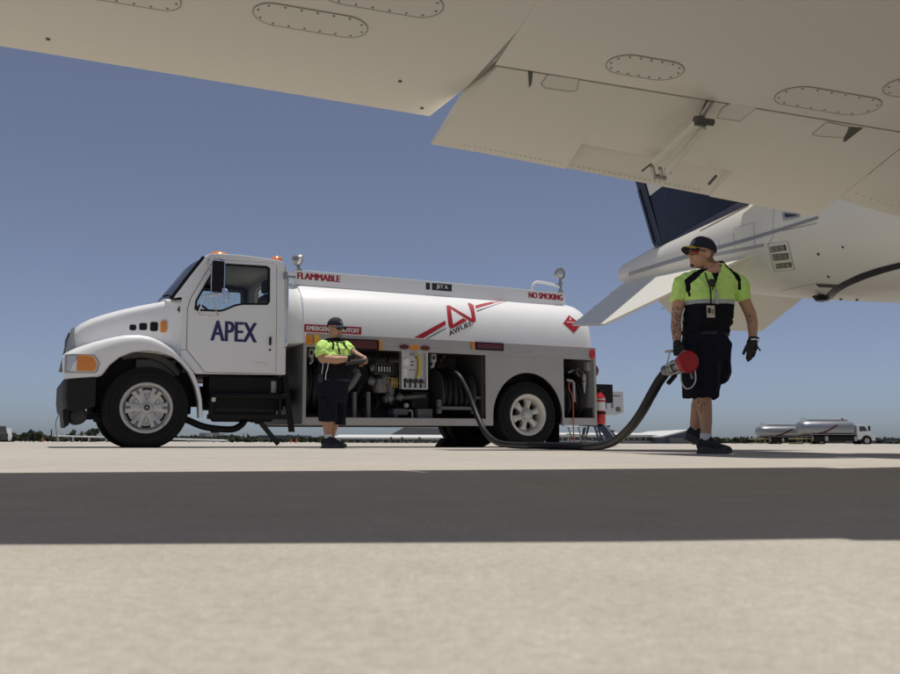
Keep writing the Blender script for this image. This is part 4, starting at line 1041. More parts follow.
mb = fstrip([(783, 212.5), (799, 214)], [(784.5, 220.5), (800, 217.5)], 5, .012); pb(mb, 'intake_rim', 'plane_grey')
mb = fstrip([(786.5, 213.8), (799, 215)], [(787.5, 217.5), (797.5, 216.2)], 5, .02); pb(mb, 'intake_opening', 'plane_black')
mb = MB()
for x, y, r in ((818.5, 254, .012), (843, 247, .009), (828.5, 276.5, .012), (841, 299, .012), (857, 299.5, .012)):
    c = fpt(*fpix(x, y)); t, a = fpix(x, y); nn = (fpt(t, a, .1) - c).normalized(); mb.lathe([(0, .012), (r, .006), (r, 0)], c, nn, 8)
pb(mb, 'drain_stub', 'plane_seam')
mb = MB(); c = fpt(4.05, -1.25); mb.lathe([(0, .05), (.05, .04), (.08, 0)], c, (0, 0, -1), 12); mb.tube([c, c - AFT * .4 - Vector((0, 0, .02))], .02, 6); pb(mb, 'belly_antenna', 'plane_black', smooth=True)
mb = fstrip([(700, 230.5), (749, 205)], [(700, 231.2), (749, 205.9)], 8, .004); pb(mb, 'red_pinstripe', 'plane_maroon')
# --- tail fin
def slab(outline, th, name, m, par=None, bevel=0):
    """outline: (t, z) on the centre plane, given thickness"""
    mb = MB(); mb.prism(outline, -th / 2, th / 2, fn=lambda s, d, z: tuple(TIP - AFT * s + SPN * d + Vector((0, 0, z)))); return pb(mb, name, m, par, smooth=True, bevel=bevel)
te = lambda z: .777 - (z - 2.384) * .4965
fin = group('tail_fin')
mb = MB(); rings = []
for z, le in ((2.30, 4.9), (2.45, 4.15), (2.75, 3.5), (3.02, 3.1)):
    t0 = te(z) + .30; c = le - t0
    rings.append([TIP - AFT * (t0 + c * x) + SPN * sg * y * .16 * min(1, c / 3) + Vector((0, 0, z)) for x, y, sg in ((0, .35, 1), (.3, .9, 1), (.6, 1, 1), (.85, .6, 1), (1, 0, 1), (.85, .6, -1), (.6, 1, -1), (.3, .9, -1), (0, .35, -1))])
mb.loft(rings); pb(mb, 'fin_lower', 'plane_navy', fin, smooth=True, ang=50)
mb = MB(); rings = []
for z, le in ((3.021, 3.1), (3.6, 2.35), (4.25, 1.55)):
    t0 = te(z) + .30; c = le - t0
    rings.append([TIP - AFT * (t0 + c * x) + SPN * sg * y * .16 * min(1, c / 3) + Vector((0, 0, z)) for x, y, sg in ((0, .35, 1), (.3, .9, 1), (.6, 1, 1), (.85, .6, 1), (1, 0, 1), (.85, .6, -1), (.6, 1, -1), (.3, .9, -1), (0, .35, -1))])
mb.loft(rings); pb(mb, 'fin_upper', 'plane_white', fin, smooth=True, ang=50)
mb = MB(); mb.loft([[TIP - AFT * (te(z) + a) + SPN * d + Vector((0, 0, z)) for a, d in ((0, -.008), (.285, -.055), (.285, .055), (0, .008))] for z in (2.40, 4.2)]); pb(mb, 'rudder', 'plane_navy', fin)
mb = MB(); mb.loft([[TIP - AFT * (te(z) + a) + SPN * d + Vector((0, 0, z)) for a, d in ((.005, -.022), (.07, -.032), (.07, .032), (.005, .022))] for z in (2.44, 3.2)]); pb(mb, 'rudder_trim_tab', 'plane_black', fin)
# dorsal paint on the upper fuselage below the fin (navy runs down to the stripe line)
mb = MB(); v = []; n = 14
for k in range(n + 1):
    x = 654 + (752 - 654) * k / n; y = 249.2 - (249.2 - 203) * k / n
    t, a = fpix(x, y)
    for j in range(6): v.append(fpt(t, a + (math.pi / 2 - a) * j / 5, .003))
mb.add(v, [(6 * k + j, 6 * k + j + 1, 6 * k + j + 7, 6 * k + j + 6) for k in range(n) for j in range(5)]); pb(mb, 'dorsal_paint', 'plane_navy')
mb = MB(); rings = []
for d in (-2.2, -1.2, -.3, 0, .3, 1.2, 2.2):
    a = abs(d); le, t0 = 1.22 - .14 * a, -.42 + .1 * a
    c = le - t0; rings.append([TIP - AFT * (t0 + c * x) + SPN * d + Vector((0, 0, 4.28 + y * .05 * c)) for x, y in ((0, 0), (.35, 1), (.75, .9), (1, 0), (.75, -.9), (.35, -1))])
mb.loft(rings); pb(mb, 'tailplane', 'plane_white', smooth=True, ang=60)
# --- ventral fins
for sg in (-1, 1):
    quad = [(3.6, .47, 1.70), (1.45, .95, 1.345), (.04, .77, 1.525), (.2, .08, 2.10)]
    pts = [TIP - AFT * t + SPN * sg * o + Vector((0, 0, z)) for t, o, z in quad]
    mid = TIP - AFT * 1.9 + Vector((0, 0, 1.95))
    inner = TIP - AFT * 3.2 + SPN * sg * .1 + Vector((0, 0, 1.75)); inner2 = TIP - AFT * .3 + Vector((0, 0, 2.12))
    loop = [pts[0], pts[1], pts[2], pts[3]]
    nrm = (pts[1] - pts[0]).cross(pts[3] - pts[0]).normalized()
    mb = MB(); mb.add([p + nrm * .012 for p in loop] + [p - nrm * .012 for p in loop], [(0, 1, 2, 3), (7, 6, 5, 4), (0, 4, 5, 1), (1, 5, 6, 2), (2, 6, 7, 3), (3, 7, 4, 0)]); pb(mb, 'ventral_fin', 'plane_white')
    for k in range(3):
        e = pts[2].lerp(pts[3], .15 + .3 * k); mb = MB(); mb.tube([e, e + AFT * .12 - Vector((0, 0, .0))], .004, 4); pb(mb, 'static_wick', 'plane_black')
# --- engine nacelle above the near side of the rear fuselage
for sg in (-1, 1):
    c = TIP - AFT * 4.2 + SPN * sg * 1.0 + Vector((0, 0, 2.78))
    nac = group('engine_nacelle')
    mb = MB(); mb.lathe([(.22, -1.15), (.27, -1.1), (.36, -.6), (.40, .1), (.40, .6), (.36, .92), (.32, .98), (.29, .92), (.27, .6), (0, .6)], c, -AFT, 32); pb(mb, 'cowling', 'plane_white', nac, smooth=True)
    mb = MB(); mb.lathe([(.215, -1.14), (.2, -1.0), (0, -1.0)], c, -AFT, 24); pb(mb, 'exhaust', 'plane_black', nac, smooth=True)
    mb = MB(); mb.loft([[TIP - AFT * t + SPN * sg * o + Vector((0, 0, z + h)) for t, h in ((3.4, 0), (4, .06), (4.8, 0), (4, -.06))] for o, z in ((.45, 2.2), (.75, 2.7))]); pb(mb, 'pylon', 'plane_white', nac)
# --- near wing
WZ = lambda s: 1.30 - (s - .619) * .0612
LEa = lambda s: .963 - .165 * (s - .315)
TEa = lambda s: 3.03 + .0386 * s
HNG = 2.558
def wpt(s, a, z): return SPN * s + AFT * a + Vector((0, 0, z))
W_P = wpt(.619, 2.5, 1.30); W_N = (SPN - Vector((0, 0, .0612))).cross(AFT).normalized()
if W_N.z > 0: W_N = -W_N                                # outward = down
def wpix(px, py, lift=0.):
    return on_plane(px, py, W_P + W_N * lift, W_N)
def lower(s, x):
    c = TEa(s) - LEa(s); return WZ(s) + c * .055 * (max(0, .55 - x) / .55) ** 2
def upper(s, x):
    c = TEa(s) - LEa(s); return WZ(s) + c * (.055 * (max(0, .55 - x) / .55) ** 2 + .42 * (.2969 * math.sqrt(max(x, 0)) - .126 * x - .3516 * x * x + .2843 * x ** 3 - .1015 * x ** 4) * 1.35)
def cut(a):                                              # the flap's outboard end is cut on a slant
    return .735 - .22 * max(0., a - 2.55)
def wing_ring(s, aend, slant=False):
    if slant:
        out = []
        for p in wing_ring(s, aend):
            a = p.dot(AFT); out.append(wpt(cut(a), a, p.z - .0612 * (cut(a) - s)))
        return out
    le, te_ = LEa(s), TEa(s); c = te_ - le; xe = (aend - le) / c
    X = [xe * (1 - math.cos(math.pi * k / 20)) / 2 for k in range(21)]
    lo = [wpt(s, le + c * x, lower(s, x)) for x in X[::-1]]
    up = [wpt(s, le + c * x, upper(s, x)) for x in X[1:]]
    return lo + up
mb = MB(); mb.loft([wing_ring(s, TEa(s)) for s in (-4.4, -4.3, -3.2, -2.0, -.9, 0, .5)] + [wing_ring(.62, TEa(.62), True)]); pb(mb, 'outer_wing', 'plane_white', smooth=True, ang=40)
mb = MB(); mb.loft([wing_ring(s, HNG - .004) for s in (.7355, 1.2, 1.8, 2.4, 3.2, 3.7)]); pb(mb, 'inner_wing', 'plane_white', smooth=True, ang=40)
mb = MB(); mb.loft([[wpt(s, HNG - .01, upper(s, .78)), wpt(s, 2.84, WZ(s) + .062), wpt(s, 2.84, WZ(s) + .055), wpt(s, HNG - .01, upper(s, .78) - .012)] for s in (.66, 1.5, 2.4, 3.7)]); pb(mb, 'flap_shroud', 'plane_white')
# flap: outboard, middle (with a stepped trailing lip) and inboard lengths of one panel
FL0, FL1 = 2.567, None
flap = group('flap')
fTE = lambda s: 3.035 + .07 * (s - .623)
fDR = lambda s: .11 + .0235 * (s - .623)
def fz(s, a):
    u = (a - FL0) / (fTE(s) - FL0); return WZ(s) - fDR(s) * u
def flap_ring(s, step, sl=False):
    te_ = fTE(s); d = .04; cs_ = (lambda a: .745 - .245 * (a - FL0)) if sl else (lambda a: s)
    if step:
        m = FL0 + (te_ - FL0) * .66
        lo = [(FL0, fz(s, FL0)), (m - .001, fz(s, m)), (m, fz(s, m) + d), (te_ - .0, fz(s, te_) + .004)]
    else:
        m = FL0 + (te_ - FL0) * .66
        lo = [(FL0, fz(s, FL0)), (m - .001, fz(s, m - .001)), (m, fz(s, m)), (te_, fz(s, te_))]
    up = [(te_, fz(s, te_) + .010), (FL0 + .3, fz(s, FL0 + .3) + .045), (FL0 + .12, fz(s, FL0 + .12) + .075), (FL0 + .02, fz(s, FL0) + .06)]
    return [wpt(cs_(a), a, z - .0612 * (cs_(a) - s)) for a, z in lo + up]
sA, sB = 1.165, 1.80
for nm, a, b, st in (('outboard_panel', .70, sA, 0), ('middle_panel', sA + .0003, sB, 1), ('inboard_panel', sB + .0003, 2.31, 0)):
    mb = MB(); mb.loft([flap_ring(a + (b - a) * k / 4, st, k == 0 and a < .71) for k in range(5)]); pb(mb, 'flap_' + nm, 'plane_white', flap, smooth=True, ang=12)
# inboard fairing next to the fuselage
mb = MB(); rings = []
for s, dr in ((2.318, .10), (2.6, .10), (3.0, .09), (3.7, .08)):
    te_ = 3.03 + .33 * (s - 2.33) * .9
    z0 = WZ(s); rings.append([wpt(s, FL0, z0 + .002), wpt(s, FL0 + .22, z0 - dr * .55), wpt(s, te_ - .10, z0 - dr), wpt(s, te_, z0 - dr - .004), wpt(s, te_, z0 - dr + .02), wpt(s, FL0 + .2, z0 + .06), wpt(s, FL0, z0 + .06)])
mb.loft(rings); pb(mb, 'wing_root_fairing', 'plane_white', smooth=True, ang=20)
mb = MB()
for k in range(22):
    s = 2.36 + k * .045; te_ = 3.03 + .33 * (s - 2.33) * .9; z0 = WZ(s) - .10
    for da in (-.085, -.03): mb.lathe([(0, .002), (.0035, .001), (.004, 0)], wpt(s, te_ + da, z0 - .0005), (0, 0, -1), 6)
o = pb(mb, 'fairing_rivets', 'plane_grime'); o['kind'] = 'stuff'
mb = MB()
for k in range(20):
    s = .75 + k * .02; mb.lathe([(0, .0015), (.0025, .001), (.003, 0)], wpt(s, fTE(s) - .03, fz(s, fTE(s) - .03)), (0, 0, -1), 6)
for k in range(26):
    s = 1.19 + k * .022; mb.lathe([(0, .0015), (.0025, .001), (.003, 0)], wpt(s, fTE(s) - .02, fz(s, fTE(s) - .02) + .005), (0, 0, -1), 6)
o = pb(mb, 'flap_rivets', 'plane_grime'); o['kind'] = 'stuff'
# thin strip whose colour paints the shading between wing and flap; notches where the hinge arms pass
mb = MB(); mb.loft([[wpt(s, HNG - .006, WZ(s) + .004), wpt(s, FL0 + .002, WZ(s) + .004), wpt(s, FL0 + .002, WZ(s) + .02), wpt(s, HNG - .006, WZ(s) + .02)] for s in (.76, 2.31)]); pb(mb, 'hinge_gap_shade', 'plane_gap_shade')
def wpoly(px, name, m, lift=.0015, par=None, th=.001):
    mb = MB(); P = [wpix(x, y, lift) for x, y in px]
    mb.add(P + [p - W_N * th for p in P], [tuple(range(len(P)))[::-1], tuple(i + len(P) for i in range(len(P)))] + [(i, (i + 1) % len(P), (i + 1) % len(P) + len(P), i + len(P)) for i in range(len(P))])
    return pb(mb, name, m, par)
F_P = wpt(1.4, FL0, fz(1.4, FL0))
F_N = ((wpt(2.2, FL0, fz(2.2, FL0)) - wpt(.8, FL0, fz(.8, FL0))).cross(wpt(1.4, fTE(1.4), fz(1.4, fTE(1.4))) - F_P)).normalized()
if F_N.z > 0: F_N = -F_N
for poly in ([(528, 69), (533, 70), (531.5, 84), (529, 88)], [(706, 101), (714, 102), (700, 121), (697, 120)], [(849, 127), (863, 128), (845, 142), (843, 141)]):
    mb = MB(); pts = [on_plane(x, y, F_P + F_N * .0015, F_N) for x, y in poly]; mb.add(pts + [p - F_N * .01 for p in pts], [(3, 2, 1, 0), (4, 5, 6, 7), (0, 1, 5, 4), (1, 2, 6, 5), (2, 3, 7, 6), (3, 0, 4, 7)]); pb(mb, 'hinge_notch', 'plane_seam')
# access panels: oval plate, seam and screws
def oval(cx, cy, L, Wd, s_dir=0.):
    c = wpix(cx, cy); g = group('access_panel')
    u = (SPN - Vector((0, 0, .0612))).normalized(); w = AFT.copy()
    r = Wd / 2; pts = []
    for k in range(48):
        t = 2 * math.pi * k / 48; ox = (L / 2 - r) * (1 if math.cos(t) > 0 else -1)
        pts.append(c + u * (ox + r * math.cos(t)) + w * (r * math.sin(t)))
    mb = MB(); P = [p + W_N * .0015 for p in pts]; P2 = [p - W_N * .004 for p in pts]; mb.add(P + P2, [tuple(range(48)), tuple(range(95, 47, -1))] + [(i, (i + 1) % 48, (i + 1) % 48 + 48, i + 48) for i in range(48)]); pb(mb, 'panel_plate', 'plane_panel', g)
    mb = MB(); mb.tube([p + W_N * .001 for p in pts + pts[:1]], .0018, 4, caps=False); pb(mb, 'panel_seam', 'plane_grime', g)
    per = []
    ri_ = r - .013; peri = 2 * (L - 2 * r) + 2 * math.pi * ri_
    for k in range(16):
        x = peri * (k + .5) / 16; a_ = L - 2 * r; h_ = math.pi * ri_
        if x < a_: ux, uy = -a_ / 2 + x, -ri_
        elif x < a_ + h_: t = -math.pi / 2 + (x - a_) / ri_; ux, uy = a_ / 2 + ri_ * math.cos(t), ri_ * math.sin(t)
        elif x < 2 * a_ + h_: ux, uy = a_ / 2 - (x - a_ - h_), ri_
        else: t = math.pi / 2 + (x - 2 * a_ - h_) / ri_; ux, uy = -a_ / 2 + ri_ * math.cos(t), ri_ * math.sin(t)
        q = c + u * ux + w * uy; mb = MB(); mb.lathe([(0, .002), (.0035, .0015), (.004, 0)], q + W_N * .0015, W_N, 8); pb(mb, 'screw', 'screw_head', g)
oval(311, 20.5, .335, .135); oval(645, 67.5, .25, .135); oval(828, 101, .37, .15); oval(382, -2, .345, .14); oval(118, -8, .345, .13); oval(935, 91, .34, .15)
def rpanel(px):
    g = group('small_panel'); pts = [on_plane(x, y, F_P + F_N * .001, F_N) for x, y in px]; k = len(pts)
    mb = MB(); mb.add(pts + [p - F_N * .003 for p in pts], [tuple(range(k))[::-1], tuple(i + k for i in range(k))] + [(i, (i + 1) % k, (i + 1) % k + k, i + k) for i in range(k)]); pb(mb, 'panel_plate', 'plane_panel', g)
    mb = MB(); mb.tube(pts + pts[:1], .0014, 4); pb(mb, 'panel_seam', 'plane_grime', g)
rpanel([(541, 84), (548, 74.5), (579, 79), (576.5, 90.5), (571, 91.5), (545, 88)]); rpanel([(812, 134), (827, 122), (851, 127), (843, 138), (818, 136)])
rpanel([(722, 108), (733, 101.5), (757, 107.5), (740, 121), (717, 118)])
mb = MB()
for x, y in ((48, 39), (400, 81), (422, 108), (530, 115), (670, 122), (754, 126), (655, 119)):
    mb.lathe([(0, .004), (.006, .003), (.007, 0)], wpix(x, y, .0005), W_N, 8)
pb(mb, 'drain_stub', 'plane_seam')
# flap actuator
act = group('flap_actuator')
def fpl(px, py, lift): return wpix(px, py, lift)
mb = MB(); mb.tube([fpl(711, 102, .01), fpl(699, 121, .05)], .010, 8); pb(mb, 'drive_arm', 'bare_metal', act, smooth=True)
mb = MB(); c = fpl(699, 121, .055); mb.lathe([(0, -.016), (.017, -.016), (.017, .016), (0, .016)], c, SPN, 12); mb.lathe([(0, -.02), (.012, -.02), (.012, .02), (0, .02)], fpl(708, 122, .05), SPN, 10); mb.tube([fpl(703, 125, .05), fpl(710, 121, .05)], .008, 6); pb(mb, 'drive_knuckle', 'plane_seam', act, smooth=True)
mb = MB(); mb.tube([fpl(697, 123, .06), fpl(655, 162, .135)], .015, 8); mb.tube([fpl(704, 127, .06), fpl(667, 172, .15)], .012, 8); pb(mb, 'push_rod', 'plane_white', act, smooth=True)
mb = MB(); mb.tube([fpl(652, 166, .13), fpl(654, 176, .15)], .008, 6); mb.tube([fpl(660, 168, .13), fpl(662, 178, .15)], .008, 6); mb.tube([fpl(655, 176.5, .15), fpl(665, 178.5, .15)], .012, 8); mb.lathe([(0, -.01), (.012, -.01), (.012, .01), (0, .01)], fpl(668, 171, .145), SPN, 10); pb(mb, 'rod_bracket', 'bare_metal', act, smooth=True)
mb = MB(); mb.tube([fpl(642, 171, .125), fpl(651, 164, .12)], .004, 5); mb.tube([fpl(709, 184, .14), fpl(716, 176, .13)], .006, 5); pb(mb, 'link_slot', 'plane_seam', act)
# far wing (other side), landing gear
mb = MB(); rings = []
CEN = TIP.dot(SPN)
for dlt in (.6, 2.4, 5, 7.6):
    s = CEN - dlt
    R_ = wing_ring(s, TEa(s)); rings.append([p + SPN * (2 * dlt) for p in R_])
mb.loft(rings); pb(mb, 'far_wing', 'plane_white', smooth=True, ang=40)
for sg in (-1, 1):
    g = group('landing_gear'); c = SPN * (CEN + sg * 1.35) + AFT * 1.9
    mb = MB(); mb.tube([c + Vector((0, 0, 1.25)), c + Vector((0, 0, .3))], .05, 12); mb.tube([c + Vector((0, 0, .3)), c + SPN * sg * .1 + Vector((0, 0, .24))], .04, 10); pb(mb, 'strut', 'bare_metal', g, smooth=True)
    mb = MB(); mb.lathe([(.12, -.08), (.2, -.09), (.235, -.06), (.24, 0), (.235, .06), (.2, .09), (.12, .08)], c + SPN * sg * .14 + Vector((0, 0, .24)), SPN, 32); pb(mb, 'tyre', 'rubber', g, smooth=True)
g = group('landing_gear'); c = TIP - AFT * 11.3
mb = MB(); mb.tube([c + Vector((0, 0, .95)), c + Vector((0, 0, .2))], .045, 12); pb(mb, 'strut', 'bare_metal', g, smooth=True)
mb = MB(); mb.lathe([(.1, -.06), (.18, -.07), (.2, 0), (.18, .07), (.1, .06)], c + Vector((0, 0, .2)), SPN, 28); pb(mb, 'tyre', 'rubber', g, smooth=True)

# ================================================================== people
def cap_(mb, p0, r0, p1, r1, f0=False, f1=False, n=16):
    p0, p1 = Vector(p0), Vector(p1); L = (p1 - p0).length; prof = []
    if f0: prof += [(0, 0), (r0, 0)]
    else: prof += [(r0 * math.sin(a), -r0 * math.cos(a)) for a in [rad(x) for x in (0, 22, 45, 68, 90)]]
    if f1: prof += [(r1, L), (0, L)]
    else: prof += [(r1 * math.cos(a), L + r1 * math.sin(a)) for a in [rad(x) for x in (0, 22, 45, 68, 90)]]
    mb.lathe(prof, p0, (p1 - p0), n, caps=True)
def ell_(mb, c, r, rot=None, n=18):
    c = Vector(c); rot = rot or Matrix.Identity(3); rings = []
    for i in range(1, 12):
        a = math.pi * i / 12; rings.append([c + rot @ Vector((r[0] * math.sin(a) * math.cos(2 * math.pi * k / n), r[1] * math.sin(a) * math.sin(2 * math.pi * k / n), -r[2] * math.cos(a))) for k in range(n)])
    mb.loft(rings)
def ering(c, hw, dp, yaw=0., n=28, ex=2.4, tilt=0.):
    c = Vector(c); out = []
    for k in range(n):
        t = 2 * math.pi * k / n; x = hw * math.copysign(abs(math.cos(t)) ** (2 / ex), math.cos(t)); y = dp * math.copysign(abs(math.sin(t)) ** (2 / ex), math.sin(t))
        out.append(c + Vector((x * math.cos(yaw) - y * math.sin(yaw), x * math.sin(yaw) + y * math.cos(yaw), tilt * x)))
    return out
def sculpt(mb, name, mats, parent, voxel, it=4, matfn=None, disp=None):
    me = bpy.data.meshes.new(name); me.from_pydata(mb.v, [], mb.f)
    bm = bmesh.new(); bm.from_mesh(me); bmesh.ops.recalc_face_normals(bm, faces=bm.faces); bm.to_mesh(me); bm.free()
    o = bpy.data.objects.new(name, me); COL.objects.link(o)
    r = o.modifiers.new('r', 'REMESH'); r.mode = 'VOXEL'; r.voxel_size = voxel
    s = o.modifiers.new('s', 'SMOOTH'); s.factor = .5; s.iterations = it
    me2 = bpy.data.meshes.new_from_object(o.evaluated_get(bpy.context.evaluated_depsgraph_get()))
    bpy.data.objects.remove(o); bpy.data.meshes.remove(me)
    me2.name = name
    if disp:
        ns = [v.normal.copy() for v in me2.vertices]
        for v, nn in zip(me2.vertices, ns): v.co += nn * disp(v.co)
    me2.materials.clear()
    for k in (mats if isinstance(mats, (list, tuple)) else [mats]): me2.materials.append(M[k])
    if matfn:
        me2.polygons.foreach_set('material_index', [matfn(p.center, p.normal) for p in me2.polygons])
    me2.polygons.foreach_set('use_smooth', [True] * len(me2.polygons))
    ob = bpy.data.objects.new(name, me2); COL.objects.link(ob); ob.parent = parent
    return ob
def seg_dist(p, a, b):
    a, b, p = Vector(a), Vector(b), Vector(p); ab = b - a
    t = max(0, min(1, (p - a).dot(ab) / ab.length_squared)); return (p - a - ab * t).length
def line_dist(p, L): return min(seg_dist(p, a, b) for a, b in zip(L, L[1:]))
def head(mb, c, yaw, k=1., tilt=0.):
    """c: centre of the head, yaw: facing direction in plan; returns a placer"""
    R3 = Matrix.Rotation(yaw, 3, 'Z') @ Matrix.Rotation(tilt, 3, 'Y')
    H = lambda x, y, z: Vector(c) + R3 @ (Vector((x, y, z)) * k)
    E = lambda x, y, z, a, b, d: ell_(mb, H(x, y, z), (a * k, b * k, d * k), R3)
    E(-.005, 0, .035, .098, .078, .095); E(.025, 0, -.035, .073, .064, .085); E(.062, 0, -.09, .034, .042, .030); E(-.02, 0, -.05, .07, .062, .06)
    E(.082, 0, .018, .022, .054, .014); E(.066, .034, -.03, .028, .024, .022); E(.066, -.034, -.03, .028, .024, .022)
    cap_(mb, H(.09, 0, .008), .011 * k, H(.116, 0, -.026), .016 * k); E(.102, .014, -.03, .012, .01, .009); E(.102, -.014, -.03, .012, .01, .009)
    E(.09, 0, -.058, .014, .026, .008); E(.087, 0, -.071, .014, .024, .009)
    for sg in (-1, 1): E(-.010, sg * .083, -.008, .024, .015, .036); E(.000, sg * .082, -.032, .012, .013, .016)
    return H, R3
def hat(root, H, R3, k, badge, patch):
    """baseball cap: crown of panels, brim, button"""
    g = empty('cap'); g.parent = root
    mb = MB(); rings = []
    for a in [rad(x) for x in (-6, 4, 16, 30, 45, 60, 75, 86)]:
        r = math.cos(max(a, 0)) ** .8; z = .047 + .098 * math.sin(a)
        rings.append([H(-.008 + .112 * r * math.cos(2 * math.pi * j / 30), .092 * r * math.sin(2 * math.pi * j / 30), z + .008 * math.cos(2 * math.pi * j / 30)) for j in range(30)])
    mb.loft(rings); mb.build('cap_crown', 'cap_navy', g, smooth=True, ang=80)
    mb = MB(); up, dn = [], []
    for i in range(7):
        row = []
        for j in range(13):
            y = -1 + 2 * j / 12; x0 = .10 * math.sqrt(max(0, 1 - (y * .80) ** 2)); u = i / 6
            x = x0 + u * .082 * math.sqrt(max(0, 1 - (y * .92) ** 2)); row.append((x, y * .078, .050 - .020 * u - .028 * y * y))
        up.append(row)
    v = [H(*p) for r in up for p in r] + [H(p[0], p[1], p[2] - .005) for r in up for p in r]; N = 7 * 13
    f = [(i * 13 + j, i * 13 + j + 1, (i + 1) * 13 + j + 1, (i + 1) * 13 + j) for i in range(6) for j in range(12)]
    f += [tuple(q + N for q in x[::-1]) for x in f]
    f += [(6 * 13 + j, 6 * 13 + j + 1, 6 * 13 + j + 1 + N, 6 * 13 + j + N) for j in range(12)]
    mb.add(v, f); mb.build('cap_brim', 'cap_navy', g, smooth=True, ang=60)
    mb = MB(); ell_(mb, H(-.008, 0, .146), (.009, .009, .006)); mb.build('cap_button', 'cap_navy', g, smooth=True)
    mb = MB()                                                   # panel seams
    for j in (0, 5, 10, 15, 20, 25): mb.tube([H(-.008 + .1135 * (math.cos(a) ** .8) * math.cos(2 * math.pi * j / 30), .0935 * (math.cos(a) ** .8) * math.sin(2 * math.pi * j / 30), .048 + .0985 * math.sin(a)) for a in [rad(x) for x in (2, 16, 30, 45, 60, 75, 86)]], .0016, 4)
    mb.build('cap_seam', 'cap_navy', g)
    if patch:
        mb = MB(); v = []
        for i in range(-3, 4):
            for j in range(-5, 6):
                a = rad(22 + i * 6.2 * math.sqrt(max(0, 1 - (j / 5.6) ** 2))); th = j * .082
                r = math.cos(a) ** .8; v.append(H(-.008 + .1145 * r * math.cos(th), .0945 * r * math.sin(th), .049 + .100 * math.sin(a)))
        mb.add(v, [(i * 11 + j, i * 11 + j + 1, (i + 1) * 11 + j + 1, (i + 1) * 11 + j) for i in range(6) for j in range(10)]); mb.build('cap_patch', 'patch_grey', g, smooth=True)
    if badge:
        rnd = random.Random(4)
        mb = MB()
        for q in range(34):
            y = -.85 + 1.7 * q / 33; x0 = .10 * math.sqrt(max(0, 1 - (y * .80) ** 2)); u = .5 + .32 * math.sin(q * 2.1)
            x = x0 + u * .082 * math.sqrt(max(0, 1 - (y * .92) ** 2)); ell_(mb, H(x, y * .078, .0555 - .020 * u - .028 * y * y), (.014, .010, .005), R3 @ Matrix.Rotation(rnd.uniform(-1, 1), 3, 'Z'), 8)
        mb.build('brim_laurel', 'gold_thread', g, smooth=True)
def glasses(root, H, k, lensmat):
    g = empty('sunglasses'); g.parent = root
    for sg in (-1, 1):
        mb = MB(); mb.loft([[H(.098 - .035 * u * u, sg * (.010 + .052 * u), z) for z in (.012, .018, -.024, -.012)] for u in (0, .5, 1)])
        v = []
        for i in range(5):
            u = i / 4
            for z in (.014, -.001, -.016 + .004 * u): v.append(H(.104 - .036 * u * u - abs(z) * .1, sg * (.008 + .052 * u), z))
        mb = MB(); mb.add(v, [(3 * i + j, 3 * i + j + 1, 3 * i + j + 4, 3 * i + j + 3) for i in range(4) for j in range(2)]); mb.build('lens', lensmat, g, smooth=True)
    mb = MB()
    for sg in (-1, 1):
        mb.tube([H(.106 - .036 * u * u, sg * (.006 + .056 * u), .016) for u in (0, .33, .66, 1)], .0035, 6); mb.tube([H(.066, sg * .066, .014), H(.03, sg * .078, .012), H(-.01, sg * .080, .006)], .004, 6)
        mb.tube([H(.104 - .036 * u * u, sg * (.008 + .052 * u), -.016) for u in (0, .5, 1)], .002, 5)
    mb.tube([H(.106, -.01, .014), H(.108, 0, .012), H(.106, .01, .014)], .004, 6); mb.build('frame', 'black_gloss', g, smooth=True)
